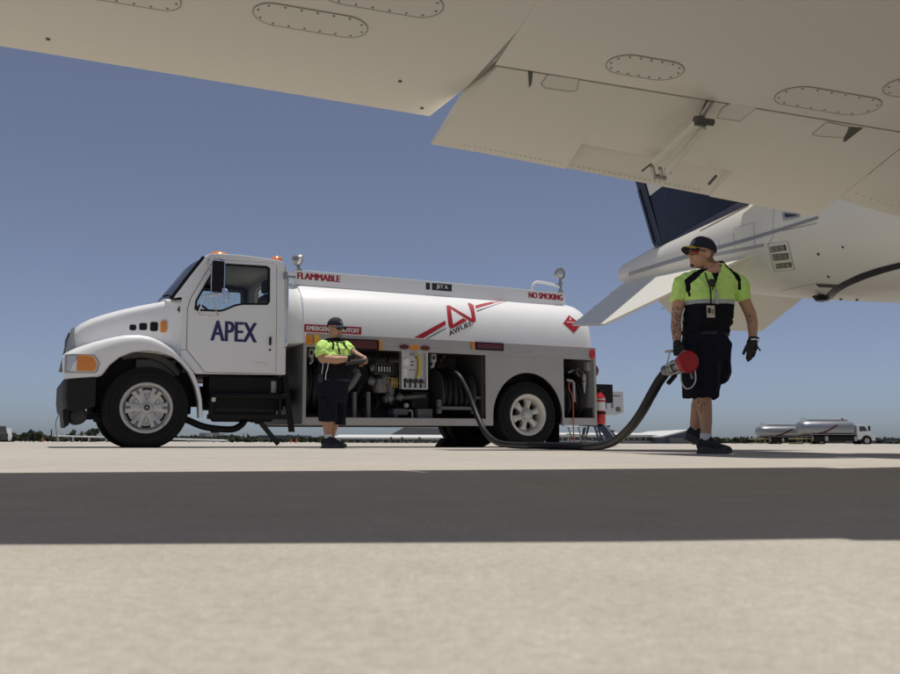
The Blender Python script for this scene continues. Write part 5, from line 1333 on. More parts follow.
def shoe(root, heel, toe, up, wid, name='shoe'):
    """heel and toe points on the sole line"""
    heel, toe = Vector(heel), Vector(toe); ax = (toe - heel); L = ax.length; ax.normalize(); up = Vector(up); up = (up - ax * up.dot(ax)).normalized(); sd = ax.cross(up)
    S = lambda x, y, z: heel + ax * (x * L) + sd * (y * wid / 2) + up * z
    g = empty(name); g.parent = root
    prof = [(.0, .55, .05, .085), (.04, .74, .022, .122), (.14, .84, .016, .128), (.26, .84, .016, .140), (.36, .82, .016, .152), (.44, .84, .016, .140), (.56, .94, .016, .106), (.70, 1.0, .016, .082), (.84, .96, .016, .072), (.95, .76, .018, .06), (1.0, .38, .026, .042)]
    mb = MB(); rings = []
    for x, w, z0, z1 in prof:
        rg = []
        for k in range(20):
            t = 2 * math.pi * k / 20; c, s = math.cos(t), math.sin(t)
            zz = (z0 + z1) / 2 + (z1 - z0) / 2 * math.copysign(abs(s) ** .75, s); top = .80 if (s > .5 and x < .5) else 1
            rg.append(S(x, w * math.copysign(abs(c) ** .7, c) * top, zz))
        rings.append(rg)
    mb.loft(rings); mb.build('shoe_upper', 'shoe_black', g, smooth=True, ang=70)
    mb = MB(); out = [(x, w + .06) for x, w, *_ in prof]
    def solering(z, e): return [S(x, (w + e), z + .010 * max(0, (x - .8) / .2) ** 2) for x, w in out] + [S(x, -(w + e), z + .010 * max(0, (x - .8) / .2) ** 2) for x, w in out[::-1]]
    mb.loft([solering(.0, -.05), solering(.004, .0), solering(.020, .02), solering(.026, -.02)]); mb.build('sole', 'shoe_sole', g, smooth=True, ang=50)
    mb = MB(); 
    for k in range(5): x = .37 + .055 * k; z = .148 - .017 * k; mb.tube([S(x, -.45, z - .004), S(x + .01, 0, z + .006), S(x + .02, .45, z - .004)], .003, 5)
    mb.build('laces', 'shoe_sole', g)
    mb = MB(); mb.loft([[S(x, w + .02, .028), S(x, w + .03, .05 + .01 * math.sin(9 * x)), S(x, w - .06, .05 + .01 * math.sin(9 * x)), S(x, w - .06, .028)] for x, w, *_ in prof[1:9]]); mb.loft([[S(x, -w - .02, .028), S(x, -w - .03, .05 + .01 * math.sin(9 * x)), S(x, -w + .06, .05 + .01 * math.sin(9 * x)), S(x, -w + .06, .028)] for x, w, *_ in prof[1:9]])
    mb.build('side_trim', 'shoe_sole', g, smooth=True)
    return g
def fold(c, f, amp, zs=.3, seed=0.):
    return amp * noise.noise(Vector((c.x * f + seed, c.y * f, c.z * f * zs))) 

# ------------------------------------------------------------------ the man pulling the hose
Y1 = 7.3
r1 = at(708, 453.6, Y1); r1.z = 0
man = empty('person', r1); tag(man, 'man in neon and black polo and navy shorts walking with the red capped hose nozzle', 'person', )
def P1(px, py, dy=0.): return at(px, py, Y1 + dy) - r1
mb = MB()
H1, R31 = head(mb, P1(702, 254.6, -.02), rad(180 + 14), 1.05, rad(-5))
cap_(mb, P1(711.5, 275), .072, P1(707, 263), .066)                    # neck
mb.loft([ering(P1(711, 276), .09, .075), ering(P1(711, 288), .16, .10), ering(P1(709, 310), .17, .11), ering(P1(706, 332), .165, .115), ering(P1(706, 350), .17, .12)])
cap_(mb, P1(684, 286), .052, P1(678.5, 303), .052); cap_(mb, P1(678.5, 303), .052, P1(677.3, 316, -.01), .050); cap_(mb, P1(677.3, 316, -.01), .050, P1(676.3, 327, -.03), .046); cap_(mb, P1(676.3, 327, -.03), .046, P1(677, 342, -.08), .033); cap_(mb, P1(677, 342, -.08), .031, P1(677.5, 347, -.11), .026)
cap_(mb, P1(737, 286), .052, P1(745, 302), .052); cap_(mb, P1(745, 302), .051, P1(750.5, 314), .049); cap_(mb, P1(750.5, 314), .049, P1(752.5, 323, -.02), .046); cap_(mb, P1(752.5, 323, -.02), .046, P1(753, 338, -.06), .034); cap_(mb, P1(753, 338, -.06), .03, P1(752.5, 342, -.06), .022)
cap_(mb, P1(700, 352, -.02), .095, P1(703.0, 392, -.05), .066); cap_(mb, P1(703.0, 392, -.05), .064, P1(704.0, 405, -.02), .066); cap_(mb, P1(704.0, 405, -.02), .066, P1(706.0, 420, -.03), .052); cap_(mb, P1(706.0, 420, -.03), .052, P1(706, 437, -.05), .041); cap_(mb, P1(706, 437, -.05), .039, P1(706, 446, -.05), .036)
cap_(mb, P1(714, 352, .08), .09, P1(701, 392, .12), .060); cap_(mb, P1(701, 392, .12), .058, P1(698, 408, .15), .060); cap_(mb, P1(698, 408, .15), .058, P1(694, 432, .16), .040); cap_(mb, P1(694, 432, .16), .038, P1(693.5, 441, .16), .034)
def skin1(c, n):
    def near(a, r): return (c - a).length < r
    fa = line_dist(c, [P1(677, 314), P1(677, 337, -.08)]) < .075 and noise.noise(c * 60) + .5 * noise.noise(c * 140) > .0 and c.x < P1(690, 320).x
    sh = (c - P1(698.5, 406, -.08)).length < .062 and noise.noise(c * 55) + .5 * noise.noise(c * 130) > .1 and n.y < .3
    la = (c - P1(748, 318, -.03)).length < .045 and noise.noise(c * 60) + .5 * noise.noise(c * 140) > .15
    if c.z > P1(706, 268).z:
        L = R31.transposed() @ (c - H1(0, 0, 0))
        if L.x < -.015 and L.z > -.075 and abs(L.y) < .085: return 2
    return 1 if fa or sh or la else 0
sculpt(mb, 'body', ['skin', 'tattoo', 'buzz_hair'], man, .0058, 4, skin1)
# facial hair, cap, glasses
mb = MB(); 
for x, y, z, a, b, d in ((.072, 0, -.100, .027, .034, .018), (.086, 0, -.086, .010, .018, .010)): ell_(mb, H1(x, y, z), (a, b, d), R31)
sculpt(mb, 'goatee', 'hair', man, .005, 2)
hat(man, H1, R31, 1.05, True, True); glasses(man, H1, 1.05, 'lens_orange')
# shirt
mb = MB()
mb.loft([ering(P1(712, 265.5), .076, .074, tilt=.45), ering(P1(712, 267.8), .11, .085, tilt=.25), ering(P1(711, 270), .165, .098), ering(P1(710.5, 274.5), .215, .112), ering(P1(710.5, 281), .24, .122), ering(P1(710, 289), .228, .135), ering(P1(709.5, 299), .215, .145), ering(P1(709, 308), .210, .149), ering(P1(708, 318), .205, .151), ering(P1(706.5, 326), .203, .154), ering(P1(705.5, 331.5), .195, .152), ering(P1(705.5, 335), .175, .134)])
cap_(mb, P1(687, 281), .074, P1(680.5, 288), .074); cap_(mb, P1(681, 285), .076, P1(677.2, 301.8, -.005), .067, f1=True)
cap_(mb, P1(733, 280.5), .074, P1(740, 287), .074); cap_(mb, P1(739.5, 284), .076, P1(744.2, 300.8, -.005), .067, f1=True)
zT, zB = P1(711, 301.7)[2], P1(711, 306)[2]
def shirt1(c, n):
    if c.z < zB: return 1
    if c.z < zT and abs(c.x - P1(709, 305).x) < .235 and c.x > P1(683.5, 305).x: return 2 if c.x < P1(736, 305).x else 0
    q = Vector((c.x, 0, c.z)); S = lambda x, y: Vector((P1(x, y).x, 0, P1(x, y).z))
    for L, w in (([S(703, 269), S(694, 276)], .020), ([S(694, 276), S(685.5, 283)], .028), ([S(685.5, 283), S(685.8, 291)], .018), ([S(685.8, 291), S(687, 297)], .009), ([S(724, 267), S(731, 273)], .018), ([S(731, 273), S(736.3, 281)], .022), ([S(736.3, 281), S(737, 290)], .013)):
        if line_dist(q, L) < w: return 1
    if n.y < .45 and c.z > S(711, 275.5).z and S(701, 270).x < c.x < S(717, 270).x and c.z - S(711, 275.5).z > abs(c.x - S(711, 270).x) * .4 - .01: return 3
    if c.z > P1(711, 265)[2]: return 1
    if n.y < .1:                                            # dark undershirt in the open neck
        z0, z1 = S(711, 285).z, S(711, 270).z
        if z0 < c.z < z1 + .03 and abs(c.x - S(711.5, 280).x) < .052 * (c.z - z0) / (z1 - z0): return 1
        if abs(c.x - S(710.5, 295).x) < .0035 and c.z < z0: return 1
    return 0
def shirt_folds(c):
    return fold(c, 9, .016, .8) + fold(c, 20, .011, 1.3, 4) + fold(c, 42, .004, 1.2, 8) + .006 * math.sin(60 * (c.z + .35 * abs(c.x))) * max(0, 1 - abs(c.z - zB + .20) / .12)
sculpt(mb, 'shirt', ['neon', 'cloth_black', 'reflect_tape', 'skin'], man, .006, 3, shirt1, shirt_folds)
mb = MB(); rg = []                                                    # turned collar
for k in range(25):
    t = 2 * math.pi * k / 24; c = P1(712, 267) + Vector((.082 * math.cos(t), .078 * math.sin(t), .026 * math.sin(t) + .034 * math.cos(t) - .055 * max(0, -math.sin(t)) ** 2 - .01)); o = Vector((math.cos(t), math.sin(t), 0))
    rg.append([c + Vector((0, 0, .030)), c + o * .010 + Vector((0, 0, .032)), c + o * .034 + Vector((0, 0, -.010)), c + o * .028 + Vector((0, 0, -.014))])
mb.loft(rg, caps=False); mb.build('collar', 'cloth_black', man, smooth=True, ang=60)
mb = MB(); q = P1(709, 292, -.15)                                      # pocket flaps
for x0, x1 in ((691, 703), (716, 729)):
    mb.loft([[P1(x, 291.5, -.157 + .00004 * (x - 710) ** 2), P1(x, 292.4, -.162 + .00004 * (x - 710) ** 2), P1(x, 294.3, -.160 + .00004 * (x - 710) ** 2), P1(x, 294.3, -.14)] for x in (x0, (x0 + x1) / 2, x1)])
mb.build('pocket_flap', 'neon', man, smooth=True)
mb = MB(); mb.tube(smooth_path([P1(684.5, 308, -.08), P1(682.5, 315, -.09), P1(681.5, 322, -.085), P1(682, 331, -.09)], 4), .005, 5); mb.build('side_piping', 'white_print', man)
# lanyard, radio microphone and badge
mb = MB(); mb.tube(smooth_path([P1(704, 270, -.085), P1(707, 279, -.14), P1(710.5, 290, -.165), P1(711, 306, -.168)], 4), .006, 6); mb.tube(smooth_path([P1(717, 268, -.085), P1(716.5, 279, -.14), P1(712, 290, -.165)], 4), .005, 6); mb.build('lanyard', 'cloth_black', man, smooth=True)
mb = MB(); c = P1(712, 282.5, -.165); mb.box(c.x - .026, c.x + .026, c.y - .012, c.y + .012, c.z - .035, c.z + .03); mb.build('radio_microphone', 'black_gloss', man, bevel=.01)
mb = MB(); mb.box(P1(709.6, 300, 0).x, P1(712.2, 300, 0).x, P1(711, 296, -.172).y, P1(711, 296, -.168).y, P1(711, 304, -.17).z, P1(711, 289, -.17).z); mb.build('badge_reel', 'reflect_tape', man)
bd = empty('identity_badge'); bd.parent = man
a, b = P1(707, 317.5, -.172), P1(714.7, 305.5, -.172); mb = MB(); mb.box(a.x, b.x, a.y, a.y + .004, a.z, b.z); mb.build('badge_card', 'badge', bd, bevel=.003)
mb = MB(); mb.box(a.x + .008, a.x + .034, a.y - .002, a.y - .0005, a.z + .035, b.z - .02); mb.build('badge_photo', 'glove_dark', bd); mb = MB(); mb.box(a.x + .04, b.x - .008, a.y - .002, a.y - .0005, a.z + .03, b.z - .03); mb.build('badge_print', 'badge_blue', bd)
# shorts
mb = MB()
mb.loft([ering(P1(706.5, 331), .176, .132), ering(P1(706.5, 336), .186, .140), ering(P1(706.5, 345), .203, .155), ering(P1(706.5, 355), .203, .158), ering(P1(706, 362), .185, .15)])
mb.loft([ering(P1(703.5, 350, -.02), .165, .14), ering(P1(701.5, 365, -.04), .158, .135), ering(P1(700.5, 382, -.05), .142, .125), ering(P1(700.3, 397, -.05), .135, .12, tilt=.04)])
mb.loft([ering(P1(716, 347, .06), .115, .13), ering(P1(717, 358, .08), .103, .13), ering(P1(717.8, 372, .09), .088, .12), ering(P1(716.5, 380, .10), .078, .11), ering(P1(712, 386, .10), .05, .10), ering(P1(708, 398, .11), .058, .10)])
sculpt(mb, 'shorts', 'shorts_navy', man, .0065, 3, None, lambda c: fold(c, 12, .026, .22, 2) + fold(c, 26, .012, .45, 7))
mb = MB(); mb.loft([ering(P1(706.5, 333), .187, .141), ering(P1(706.5, 336.5), .190, .145)]); mb.build('belt', 'black_gloss', man, smooth=True)
mb = MB(); c = P1(691, 341, -.15); mb.loft([[P1(690, 340, -.172), P1(697, 344, -.185), P1(697, 354, -.19), P1(688, 354, -.175)], [P1(690, 340, -.14), P1(697, 344, -.14), P1(697, 354, -.14), P1(688, 354, -.14)]]); mb.build('cargo_pocket', 'shorts_navy', man, bevel=.006)
# socks and shoes
mb = MB(); cap_(mb, P1(706, 433.5, -.05), .0465, P1(705.5, 446, -.05), .05, True, True); mb.build('sock', 'sock', man, smooth=True)
mb = MB(); cap_(mb, P1(694, 429.5, .16), .0455, P1(693.5, 441, .16), .047, True, True); mb.build('sock', 'sock', man, smooth=True)
hl = P1(697, 453.4, -.05); hl.z = .0; tt = P1(732, 453.4, -.09); tt.z = .0
shoe(man, hl, tt, (0, 0, 1), .108)
hl = P1(683.3, 443.5, .16); tt = P1(705, 453.2, .14); tt.z = .004; tt = hl + (tt - hl).normalized() * .285
if tt.z < .0: hl.z -= tt.z - .004; tt.z = .004
shoe(man, hl, tt, (0, 0, 1), .108)
# gloves: five separate fingers each
mb = MB()
cap_(mb, P1(750, 342, -.075), .028, P1(750, 349.5, -.085), .028); cap_(mb, P1(754.2, 342, -.05), .028, P1(754.2, 348.5, -.05), .028); cap_(mb, P1(752, 340.5, -.06), .036, P1(752.3, 344, -.06), .034)
def fing(L, r):
    for (a, b), k in zip(zip(L, L[1:]), (1, .95, .88)): cap_(mb, a, r * k, b, r * k * .94, n=10)
fing([P1(748.6, 349, -.10), P1(747.8, 354.5, -.115), P1(747.2, 358.5, -.105)], .0140); fing([P1(750.8, 350, -.085), P1(749.8, 356, -.10), P1(748.2, 360.5, -.085)], .0140)
fing([P1(753.0, 349.5, -.06), P1(752.3, 355, -.07), P1(750.4, 359, -.055)], .0138); fing([P1(755.2, 348.2, -.035), P1(754.8, 352.5, -.04), P1(753.2, 356.5, -.025)], .0125)
fing([P1(748.4, 343.5, -.09), P1(745.6, 348.5, -.11), P1(743.6, 353.5, -.12)], .0145)
sculpt(mb, 'glove', 'glove_dark', man, .0042, 2)
mb = MB(); mb.tube([P1(757, 346, -.07), P1(760.5, 351, -.075)], .006, 6); mb.build('glove_strap', 'glove_dark', man)
mb = MB(); mb.lathe([(.040, -.014), (.044, -.01), (.044, .01), (.040, .014)], P1(753.8, 338.8, -.06), (.1, 0, 1), 18); mb.build('glove_cuff', 'cloth_black', man, smooth=True)
mb = MB(); mb.lathe([(.046, -.007), (.048, 0), (.046, .007)], P1(753.7, 339.8, -.06), (.1, 0, 1), 18); mb.build('wristwatch', 'chrome', man, smooth=True)
mb = MB()
cap_(mb, P1(677.3, 344, -.10), .036, P1(678, 348.5, -.13), .034); cap_(mb, P1(675.5, 347, -.15), .022, P1(682.5, 348.2, -.15), .022)
for k, x in enumerate((674.6, 677.2, 679.9, 682.4)):
    fing([P1(x, 347, -.165), P1(x - .6, 350.3, -.192), P1(x - .4, 353.8, -.185), P1(x + .3, 355.2, -.155)], .0112 if k else .010)
fing([P1(682.5, 347, -.11), P1(684.5, 351, -.13), P1(684, 354.8, -.15)], .0125)
sculpt(mb, 'glove', 'glove_dark', man, .0042, 2)

# ------------------------------------------------------------------ hose with its underwing nozzle
hose_pts = [(437, 371, 13.75), (449, 371.5, 13.30), (458, 375, 13.0), (466, 388, 12.85), (473, 405, 12.7), (479, 420, 12.5), (486, 433, 12.2), (497, 442.3, 11.6)]
HP = [at(*p) for p in hose_pts]
for px, Y in ((515, 11.0), (540, 10.3), (570, 9.6), (592, 9.05)):
    q = at(px, 447, Y); q.z = .047; HP.append(q)
HP += [at(607, 444.2, 8.55), at(619, 438.3, 8.15), at(631, 427, 7.75), at(641.5, 412.5, 7.5), at(651, 395.5, 7.32), at(659, 381.5, 7.22), at(668, 369.5, 7.12)]
for q in HP: q.z = max(q.z, .046)
hr = HP[10].copy(); hr.z = 0
hose = empty('fuel_hose', hr); tag(hose, 'thick black fuel hose with red capped nozzle, running from truck reel to the walking man', 'hose')
HI = Matrix.Translation(-hr)
def hb(mb, name, m, par=None, **k):
    o = mb.build(name, m, par or hose, **k)
    if par is None: o.matrix_parent_inverse = HI
    return o
mb = MB(); mb.tube(smooth_path(HP, 8), .041, 18); hb(mb, 'hose_line', 'hose_rubber', smooth=True)
nz = empty('nozzle'); nz.parent = hose; nz.matrix_parent_inverse = HI
A, B = at(668, 370, 7.12), at(687.5, 361.8, 6.93)
ax = (B - A).normalized(); cax = Vector((.30, -.94, -.02)).normalized()
mb = MB(); mb.lathe([(.042, -.04), (.048, -.035), (.048, .0), (.042, .005), (.042, .03), (.050, .035), (.050, .06), (.040, .065)], A, ax, 20); hb(mb, 'coupling', 'nozzle_metal', nz, smooth=True)
mb = MB(); mb.tube(smooth_path([A + ax * .06, A.lerp(B, .5), B - cax * .09, B - cax * .02], 5), [.038 + .0018 * k for k in range(16)], 18); hb(mb, 'nozzle_body', 'nozzle_metal', nz, smooth=True)
mb = MB(); mb.lathe([(.066, -.035), (.086, -.03), (.090, -.015), (.090, .02), (.084, .03), (.078, .022), (.074, .022), (0, .026)], B, cax, 36); hb(mb, 'dust_cap', 'red_cap', nz, smooth=True, ang=35)
mb = MB()
for k in range(4):
    t = 2 * math.pi * k / 4 + .5; u = cax.orthogonal().normalized(); w = cax.cross(u); c = A.lerp(B, .55) + (u * math.cos(t) + w * math.sin(t)) * .06; mb.tube([c - ax * .07, c + ax * .07], .011, 7)
mb.lathe([(.04, -.01), (.060, -.006), (.060, .006), (.04, .01)], A.lerp(B, .35), ax, 18); mb.lathe([(.045, -.01), (.072, -.006), (.072, .006), (.045, .01)], A.lerp(B, .72), ax, 18); hb(mb, 'bonnet', 'steel', nz, smooth=True)
mb = MB(); mb.tube([at(665, 351.8, 7.14), at(672, 351, 7.13), at(689, 352, 7.10)], .012, 10); hb(mb, 'grip_bar', 'badge', nz, smooth=True)
mb = MB(); mb.tube(smooth_path([at(670, 351.5, 7.12), at(668, 360, 7.1), at(665.5, 371, 7.1), at(672, 375, 7.08), at(681, 373, 7.05)], 5), .006, 6); mb.tube([at(686.5, 352, 7.1), at(684, 361, 7.05)], .010, 7); hb(mb, 'bail', 'rope', nz, smooth=True)
mb = MB(); mb.tube([at(675.5, 375, 7.06), at(668, 383.5, 7.04)], .019, 10); hb(mb, 'flow_lever', 'black', nz, smooth=True)
mb = MB(); mb.tube(smooth_path([at(695, 370.5, 6.93), at(695.6, 380, 6.93), at(692, 387, 6.93), at(686, 388.5, 6.93), at(681.5, 382, 6.95), at(681, 373, 6.98)], 6), .0055, 6); hb(mb, 'cap_lanyard', 'rope', nz, smooth=True)
mb = MB(); mb.tube([at(690.5, 372, 6.95), at(692.5, 379, 6.95)], .011, 7); hb(mb, 'vent_stub', 'pipe_grey', nz, smooth=True)

# ------------------------------------------------------------------ the man at the control cabinet
Y2 = 11.4
r2 = at(332, 447.5, Y2); r2.z = 0
man2 = empty('person', r2); tag(man2, 'heavy set man in cap holding a dark clipboard beside the pump cabinet', 'person')
def P2(px, py, dy=0.): return at(px, py, Y2 + dy) - r2
mb = MB()
H2, R32 = head(mb, P2(335.2, 328.5), rad(-28), 1.0, rad(6))
cap_(mb, P2(333, 343), .078, P2(334, 334), .068)
mb.loft([ering(P2(333, 345), .15, .11, rad(-30)), ering(P2(334, 358), .17, .15, rad(-30)), ering(P2(335, 370), .18, .165, rad(-30)), ering(P2(333.5, 380), .17, .15, rad(-20))])
cap_(mb, P2(322, 349, -.1), .07, P2(322.5, 358, -.14), .062); cap_(mb, P2(323.5, 359, -.14), .062, P2(336, 360, -.22), .055); cap_(mb, P2(336, 360, -.22), .055, P2(347.5, 359, -.24), .036); cap_(mb, P2(347.5, 359, -.24), .034, P2(352, 357.5, -.22), .03)
cap_(mb, P2(348, 348, .02), .06, P2(355, 354, -.02), .048); cap_(mb, P2(355, 354, -.02), .046, P2(364.5, 358.5, -.10), .034); cap_(mb, P2(364.5, 358.5, -.10), .034, P2(365.5, 362, -.13), .03)
for k in range(4): cap_(mb, P2(364 - k * 1.1, 363, -.17 + .02 * k), .010, P2(362.2 - k * 1.0, 366.2, -.20 + .02 * k), .009, n=8)
cap_(mb, P2(366, 361, -.16), .012, P2(363.5, 359.2, -.22), .010, n=8)
cap_(mb, P2(327, 390, -.05), .10, P2(327.5, 415, -.06), .066); cap_(mb, P2(327.5, 415, -.06), .066, P2(327.5, 424, -.04), .068); cap_(mb, P2(327.5, 424, -.04), .068, P2(328, 437, -.05), .043); cap_(mb, P2(328, 437, -.05), .042, P2(328, 443, -.05), .042)
cap_(mb, P2(338, 390, .1), .09, P2(337.5, 416, .16), .060); cap_(mb, P2(337.5, 416, .16), .058, P2(331, 437, .22), .043); cap_(mb, P2(331, 437, .22), .04, P2(331, 443, .22), .042)
sculpt(mb, 'body', 'skin_b', man2, .008, 4)
mb = MB()
for x, y, z, a, b, d in ((.07, 0, -.098, .03, .04, .024), (.095, 0, -.05, .009, .03, .007), (.085, .03, -.075, .012, .012, .026), (.085, -.03, -.075, .012, .012, .026)): ell_(mb, H2(x, y, z), (a, b, d), R32)
sculpt(mb, 'beard', 'beard_grey', man2, .006, 2)
hat(man2, H2, R32, 1.0, False, True); glasses(man2, H2, 1.0, 'black_gloss')
mb = MB(); yw = rad(-30)
mb.loft([ering(P2(333, 340.5), .09, .085, yw), ering(P2(333, 342.5), .14, .10, yw), ering(P2(333.5, 345), .20, .125, yw), ering(P2(334, 350), .225, .155, yw), ering(P2(334.5, 358), .222, .185, yw), ering(P2(335.5, 366), .218, .205, yw), ering(P2(335, 373), .215, .205, yw), ering(P2(334, 379), .205, .19, yw), ering(P2(333.5, 382), .19, .175, yw)])
cap_(mb, P2(323.5, 347, -.08), .095, P2(321.5, 352, -.11), .092); cap_(mb, P2(322, 350, -.1), .095, P2(323, 356.5, -.14), .086, f1=True)
cap_(mb, P2(346, 347, .02), .08, P2(351, 352, .0), .07, f1=True)
def shirt2(c, n):
    q = Vector((c.x, 0, c.z)); S = lambda x, y: Vector((P2(x, y).x, 0, P2(x, y).z))
    slv = c.x < S(331, 350).x and c.y < -.02 and c.z > S(320, 357.5).z
    if c.z < S(330, 358.5).z and not slv: return 1
    if c.z < S(330, 356.5).z and not slv: return 2
    if line_dist(q, [S(331, 339), S(335, 345), S(334.8, 350)]) < .014 and n.y < .2: return 1
    if line_dist(q, [S(338, 343), S(340.5, 350), S(341.5, 355)]) < .010 and n.y < .2: return 1
    if line_dist(q, [S(344, 344), S(348, 349)]) < .012: return 1
    if line_dist(q, [S(321, 341), S(318.5, 349), S(319.5, 356), S(323, 361)]) < .010 and c.y > -.03: return 1
    if c.z > S(333, 340).z: return 1
    return 0
sculpt(mb, 'shirt', ['neon', 'cloth_black', 'reflect_tape'], man2, .008, 3, shirt2, lambda c: fold(c, 9, .018, .8, 3) + fold(c, 20, .012, 1.1, 9))
mb = MB(); rg = []
for k in range(25):
    t = 2 * math.pi * k / 24; c = P2(333.2, 340.5) + Vector((.088 * math.cos(t), .082 * math.sin(t), -.012 * max(0, -math.sin(t + .6)) ** 3)); o = Vector((math.cos(t), math.sin(t), 0))
    rg.append([c + Vector((0, 0, .03)), c + o * .01 + Vector((0, 0, .03)), c + o * .034 + Vector((0, 0, -.012)), c + o * .026 + Vector((0, 0, -.016))])
mb.loft(rg, caps=False); mb.build('collar', 'cloth_black', man2, smooth=True, ang=60)
mb = MB(); mb.tube(smooth_path([P2(322.5, 362, -.19), P2(323, 366, -.2), P2(322, 372, -.2), P2(322.5, 377, -.2)], 4), .006, 5); mb.tube(smooth_path([P2(328.5, 362, -.24), P2(327.5, 368, -.245), P2(326, 374, -.235), P2(325.5, 380, -.22)], 4), .006, 5); mb.build('shirt_piping', 'white_print', man2)
mb = MB()
mb.loft([ering(P2(333.5, 376), .205, .188, rad(-20)), ering(P2(333, 382), .212, .195, rad(-20)), ering(P2(332.5, 392), .205, .19, rad(-15)), ering(P2(332.5, 402), .19, .18, rad(-10))])
mb.loft([ering(P2(328.5, 393, -.06), .13, .12), ering(P2(328, 408, -.07), .122, .11), ering(P2(327.8, 421.5, -.07), .118, .105)])
mb.loft([ering(P2(338, 390, .08), .11, .12), ering(P2(340, 404, .15), .085, .10), ering(P2(340.4, 425, .18), .072, .09)])
sculpt(mb, 'shorts', 'shorts_navy', man2, .008, 3, None, lambda c: fold(c, 12, .016, .25, 5) + fold(c, 26, .006, .5, 1))
mb = MB(); cap_(mb, P2(328.2, 434.5, -.05), .047, P2(328.2, 443.5, -.05), .05, True, True); mb.build('sock', 'sock', man2, smooth=True)
mb = MB(); cap_(mb, P2(331, 434.5, .22), .045, P2(331, 443.5, .22), .05, True, True); mb.build('sock', 'sock', man2, smooth=True)
hl = P2(321.8, 447.5, -.05); hl.z = 0; tt = P2(344.3, 447.5, -.14); tt.z = 0; shoe(man2, hl, tt, (0, 0, 1), .115)
hl = P2(325, 447, .25); hl.z = 0; tt = P2(346, 447, .12); tt.z = 0; shoe(man2, hl, tt, (0, 0, 1), .115)
mb = MB(); cap_(mb, P2(350, 357.3, -.24), .030, P2(353.5, 356.2, -.25), .03)
for k in range(4): cap_(mb, P2(353.6 + .9 * k, 354.4 + .3 * k, -.30 + .03 * k), .012, P2(357.4 + .6 * k, 356.0 + .4 * k, -.31 + .03 * k), .011, n=8)
cap_(mb, P2(352, 354.6, -.26), .013, P2(354.5, 353.2, -.29), .012, n=8)
sculpt(mb, 'glove', 'glove_dark', man2, .006, 2)
mb = MB(); mb.lathe([(.037, -.012), (.042, -.008), (.042, .008), (.037, .012)], P2(348.8, 358.5, -.24), (1, .1, .05), 16); mb.build('glove_cuff', 'cloth_black', man2, smooth=True)
mb = MB(); mb.lathe([(.038, -.006), (.040, .0), (.038, .006)], P2(364.0, 358.3, -.095), (.75, -.6, -.2), 16); mb.build('bracelet', 'chrome', man2, smooth=True)
mb = MB(); mb.loft([[P2(320.5, 398, -.20), P2(326.5, 398, -.205), P2(326.5, 408, -.20), P2(320.5, 408, -.195)], [P2(320.5, 398, -.15), P2(326.5, 398, -.15), P2(326.5, 408, -.15), P2(320.5, 408, -.15)]]); mb.build('cargo_pocket', 'shorts_navy', man2, bevel=.008)
c = P2(321, 378, -.19); mb = MB(); mb.box(c.x - .03, c.x + .03, c.y - .03, c.y + .02, c.z - .06, c.z + .05); mb.tube([c + Vector((.015, 0, .05)), c + Vector((.015, 0, .15))], .007, 6); mb.build('belt_radio', 'black_gloss', man2, bevel=.006)
mb = MB(); mb.loft([ering(P2(334, 379.5), .209, .193, rad(-22)), ering(P2(333.7, 382), .214, .198, rad(-21))]); mb.build('belt', 'black_gloss', man2, smooth=True)
# clipboard
cb = empty('clipboard', P2(355, 362, -.25) + r2); tag(cb, 'thick dark clipboard held flat by the man at the pump cabinet', 'clipboard')
CI = Matrix.Translation(-(P2(355, 362, -.25) + r2))
a, b, c_, d_ = [P2(x, y, dy) + r2 for x, y, dy in ((345.3, 362.5, -.30), (364.8, 359.6, -.36), (367, 358.2, -.10), (348, 360.3, -.06))]
nn = (b - a).cross(d_ - a).normalized()
mb = MB(); mb.add([p + nn * .0 for p in (a, b, c_, d_)] + [p - nn * .038 for p in (a, b, c_, d_)], [(0, 1, 2, 3), (7, 6, 5, 4), (0, 4, 5, 1), (1, 5, 6, 2), (2, 6, 7, 3), (3, 7, 4, 0)]); o = mb.build('board', 'grey_dark', cb, bevel=.006); o.matrix_parent_inverse = CI
mb = MB(); m0 = a.lerp(d_, .5) + nn * .006; mb.tube([m0 + (d_ - a) * .25 + (b - a) * .06, m0 - (d_ - a) * .25 + (b - a) * .06], .012, 8); o = mb.build('clip', 'steel', cb, smooth=True); o.matrix_parent_inverse = CI

# ================================================================== far side of the airfield
def far(px, py, Y): return at(px, py, Y)
def bx(name, x0, x1, y0, y1, Y, depth, m, par):
    """box standing on the ground whose front fills the pixel span x0..x1 with its top at y0"""
    a, b = at(x0, y0, Y), at(x1, y0, Y); mb = MB(); zb = gz(Y) if y1 is None else at(x0, y1, Y).z
    mb.box(a.x, b.x, Y, Y + depth, zb, (a.z + b.z) / 2); o = mb.build(name, m, par); return o
def building(name, label, cat='building', group=None):
    o = empty(name, (0, 0, 0)); tag(o, label, cat, group); return o
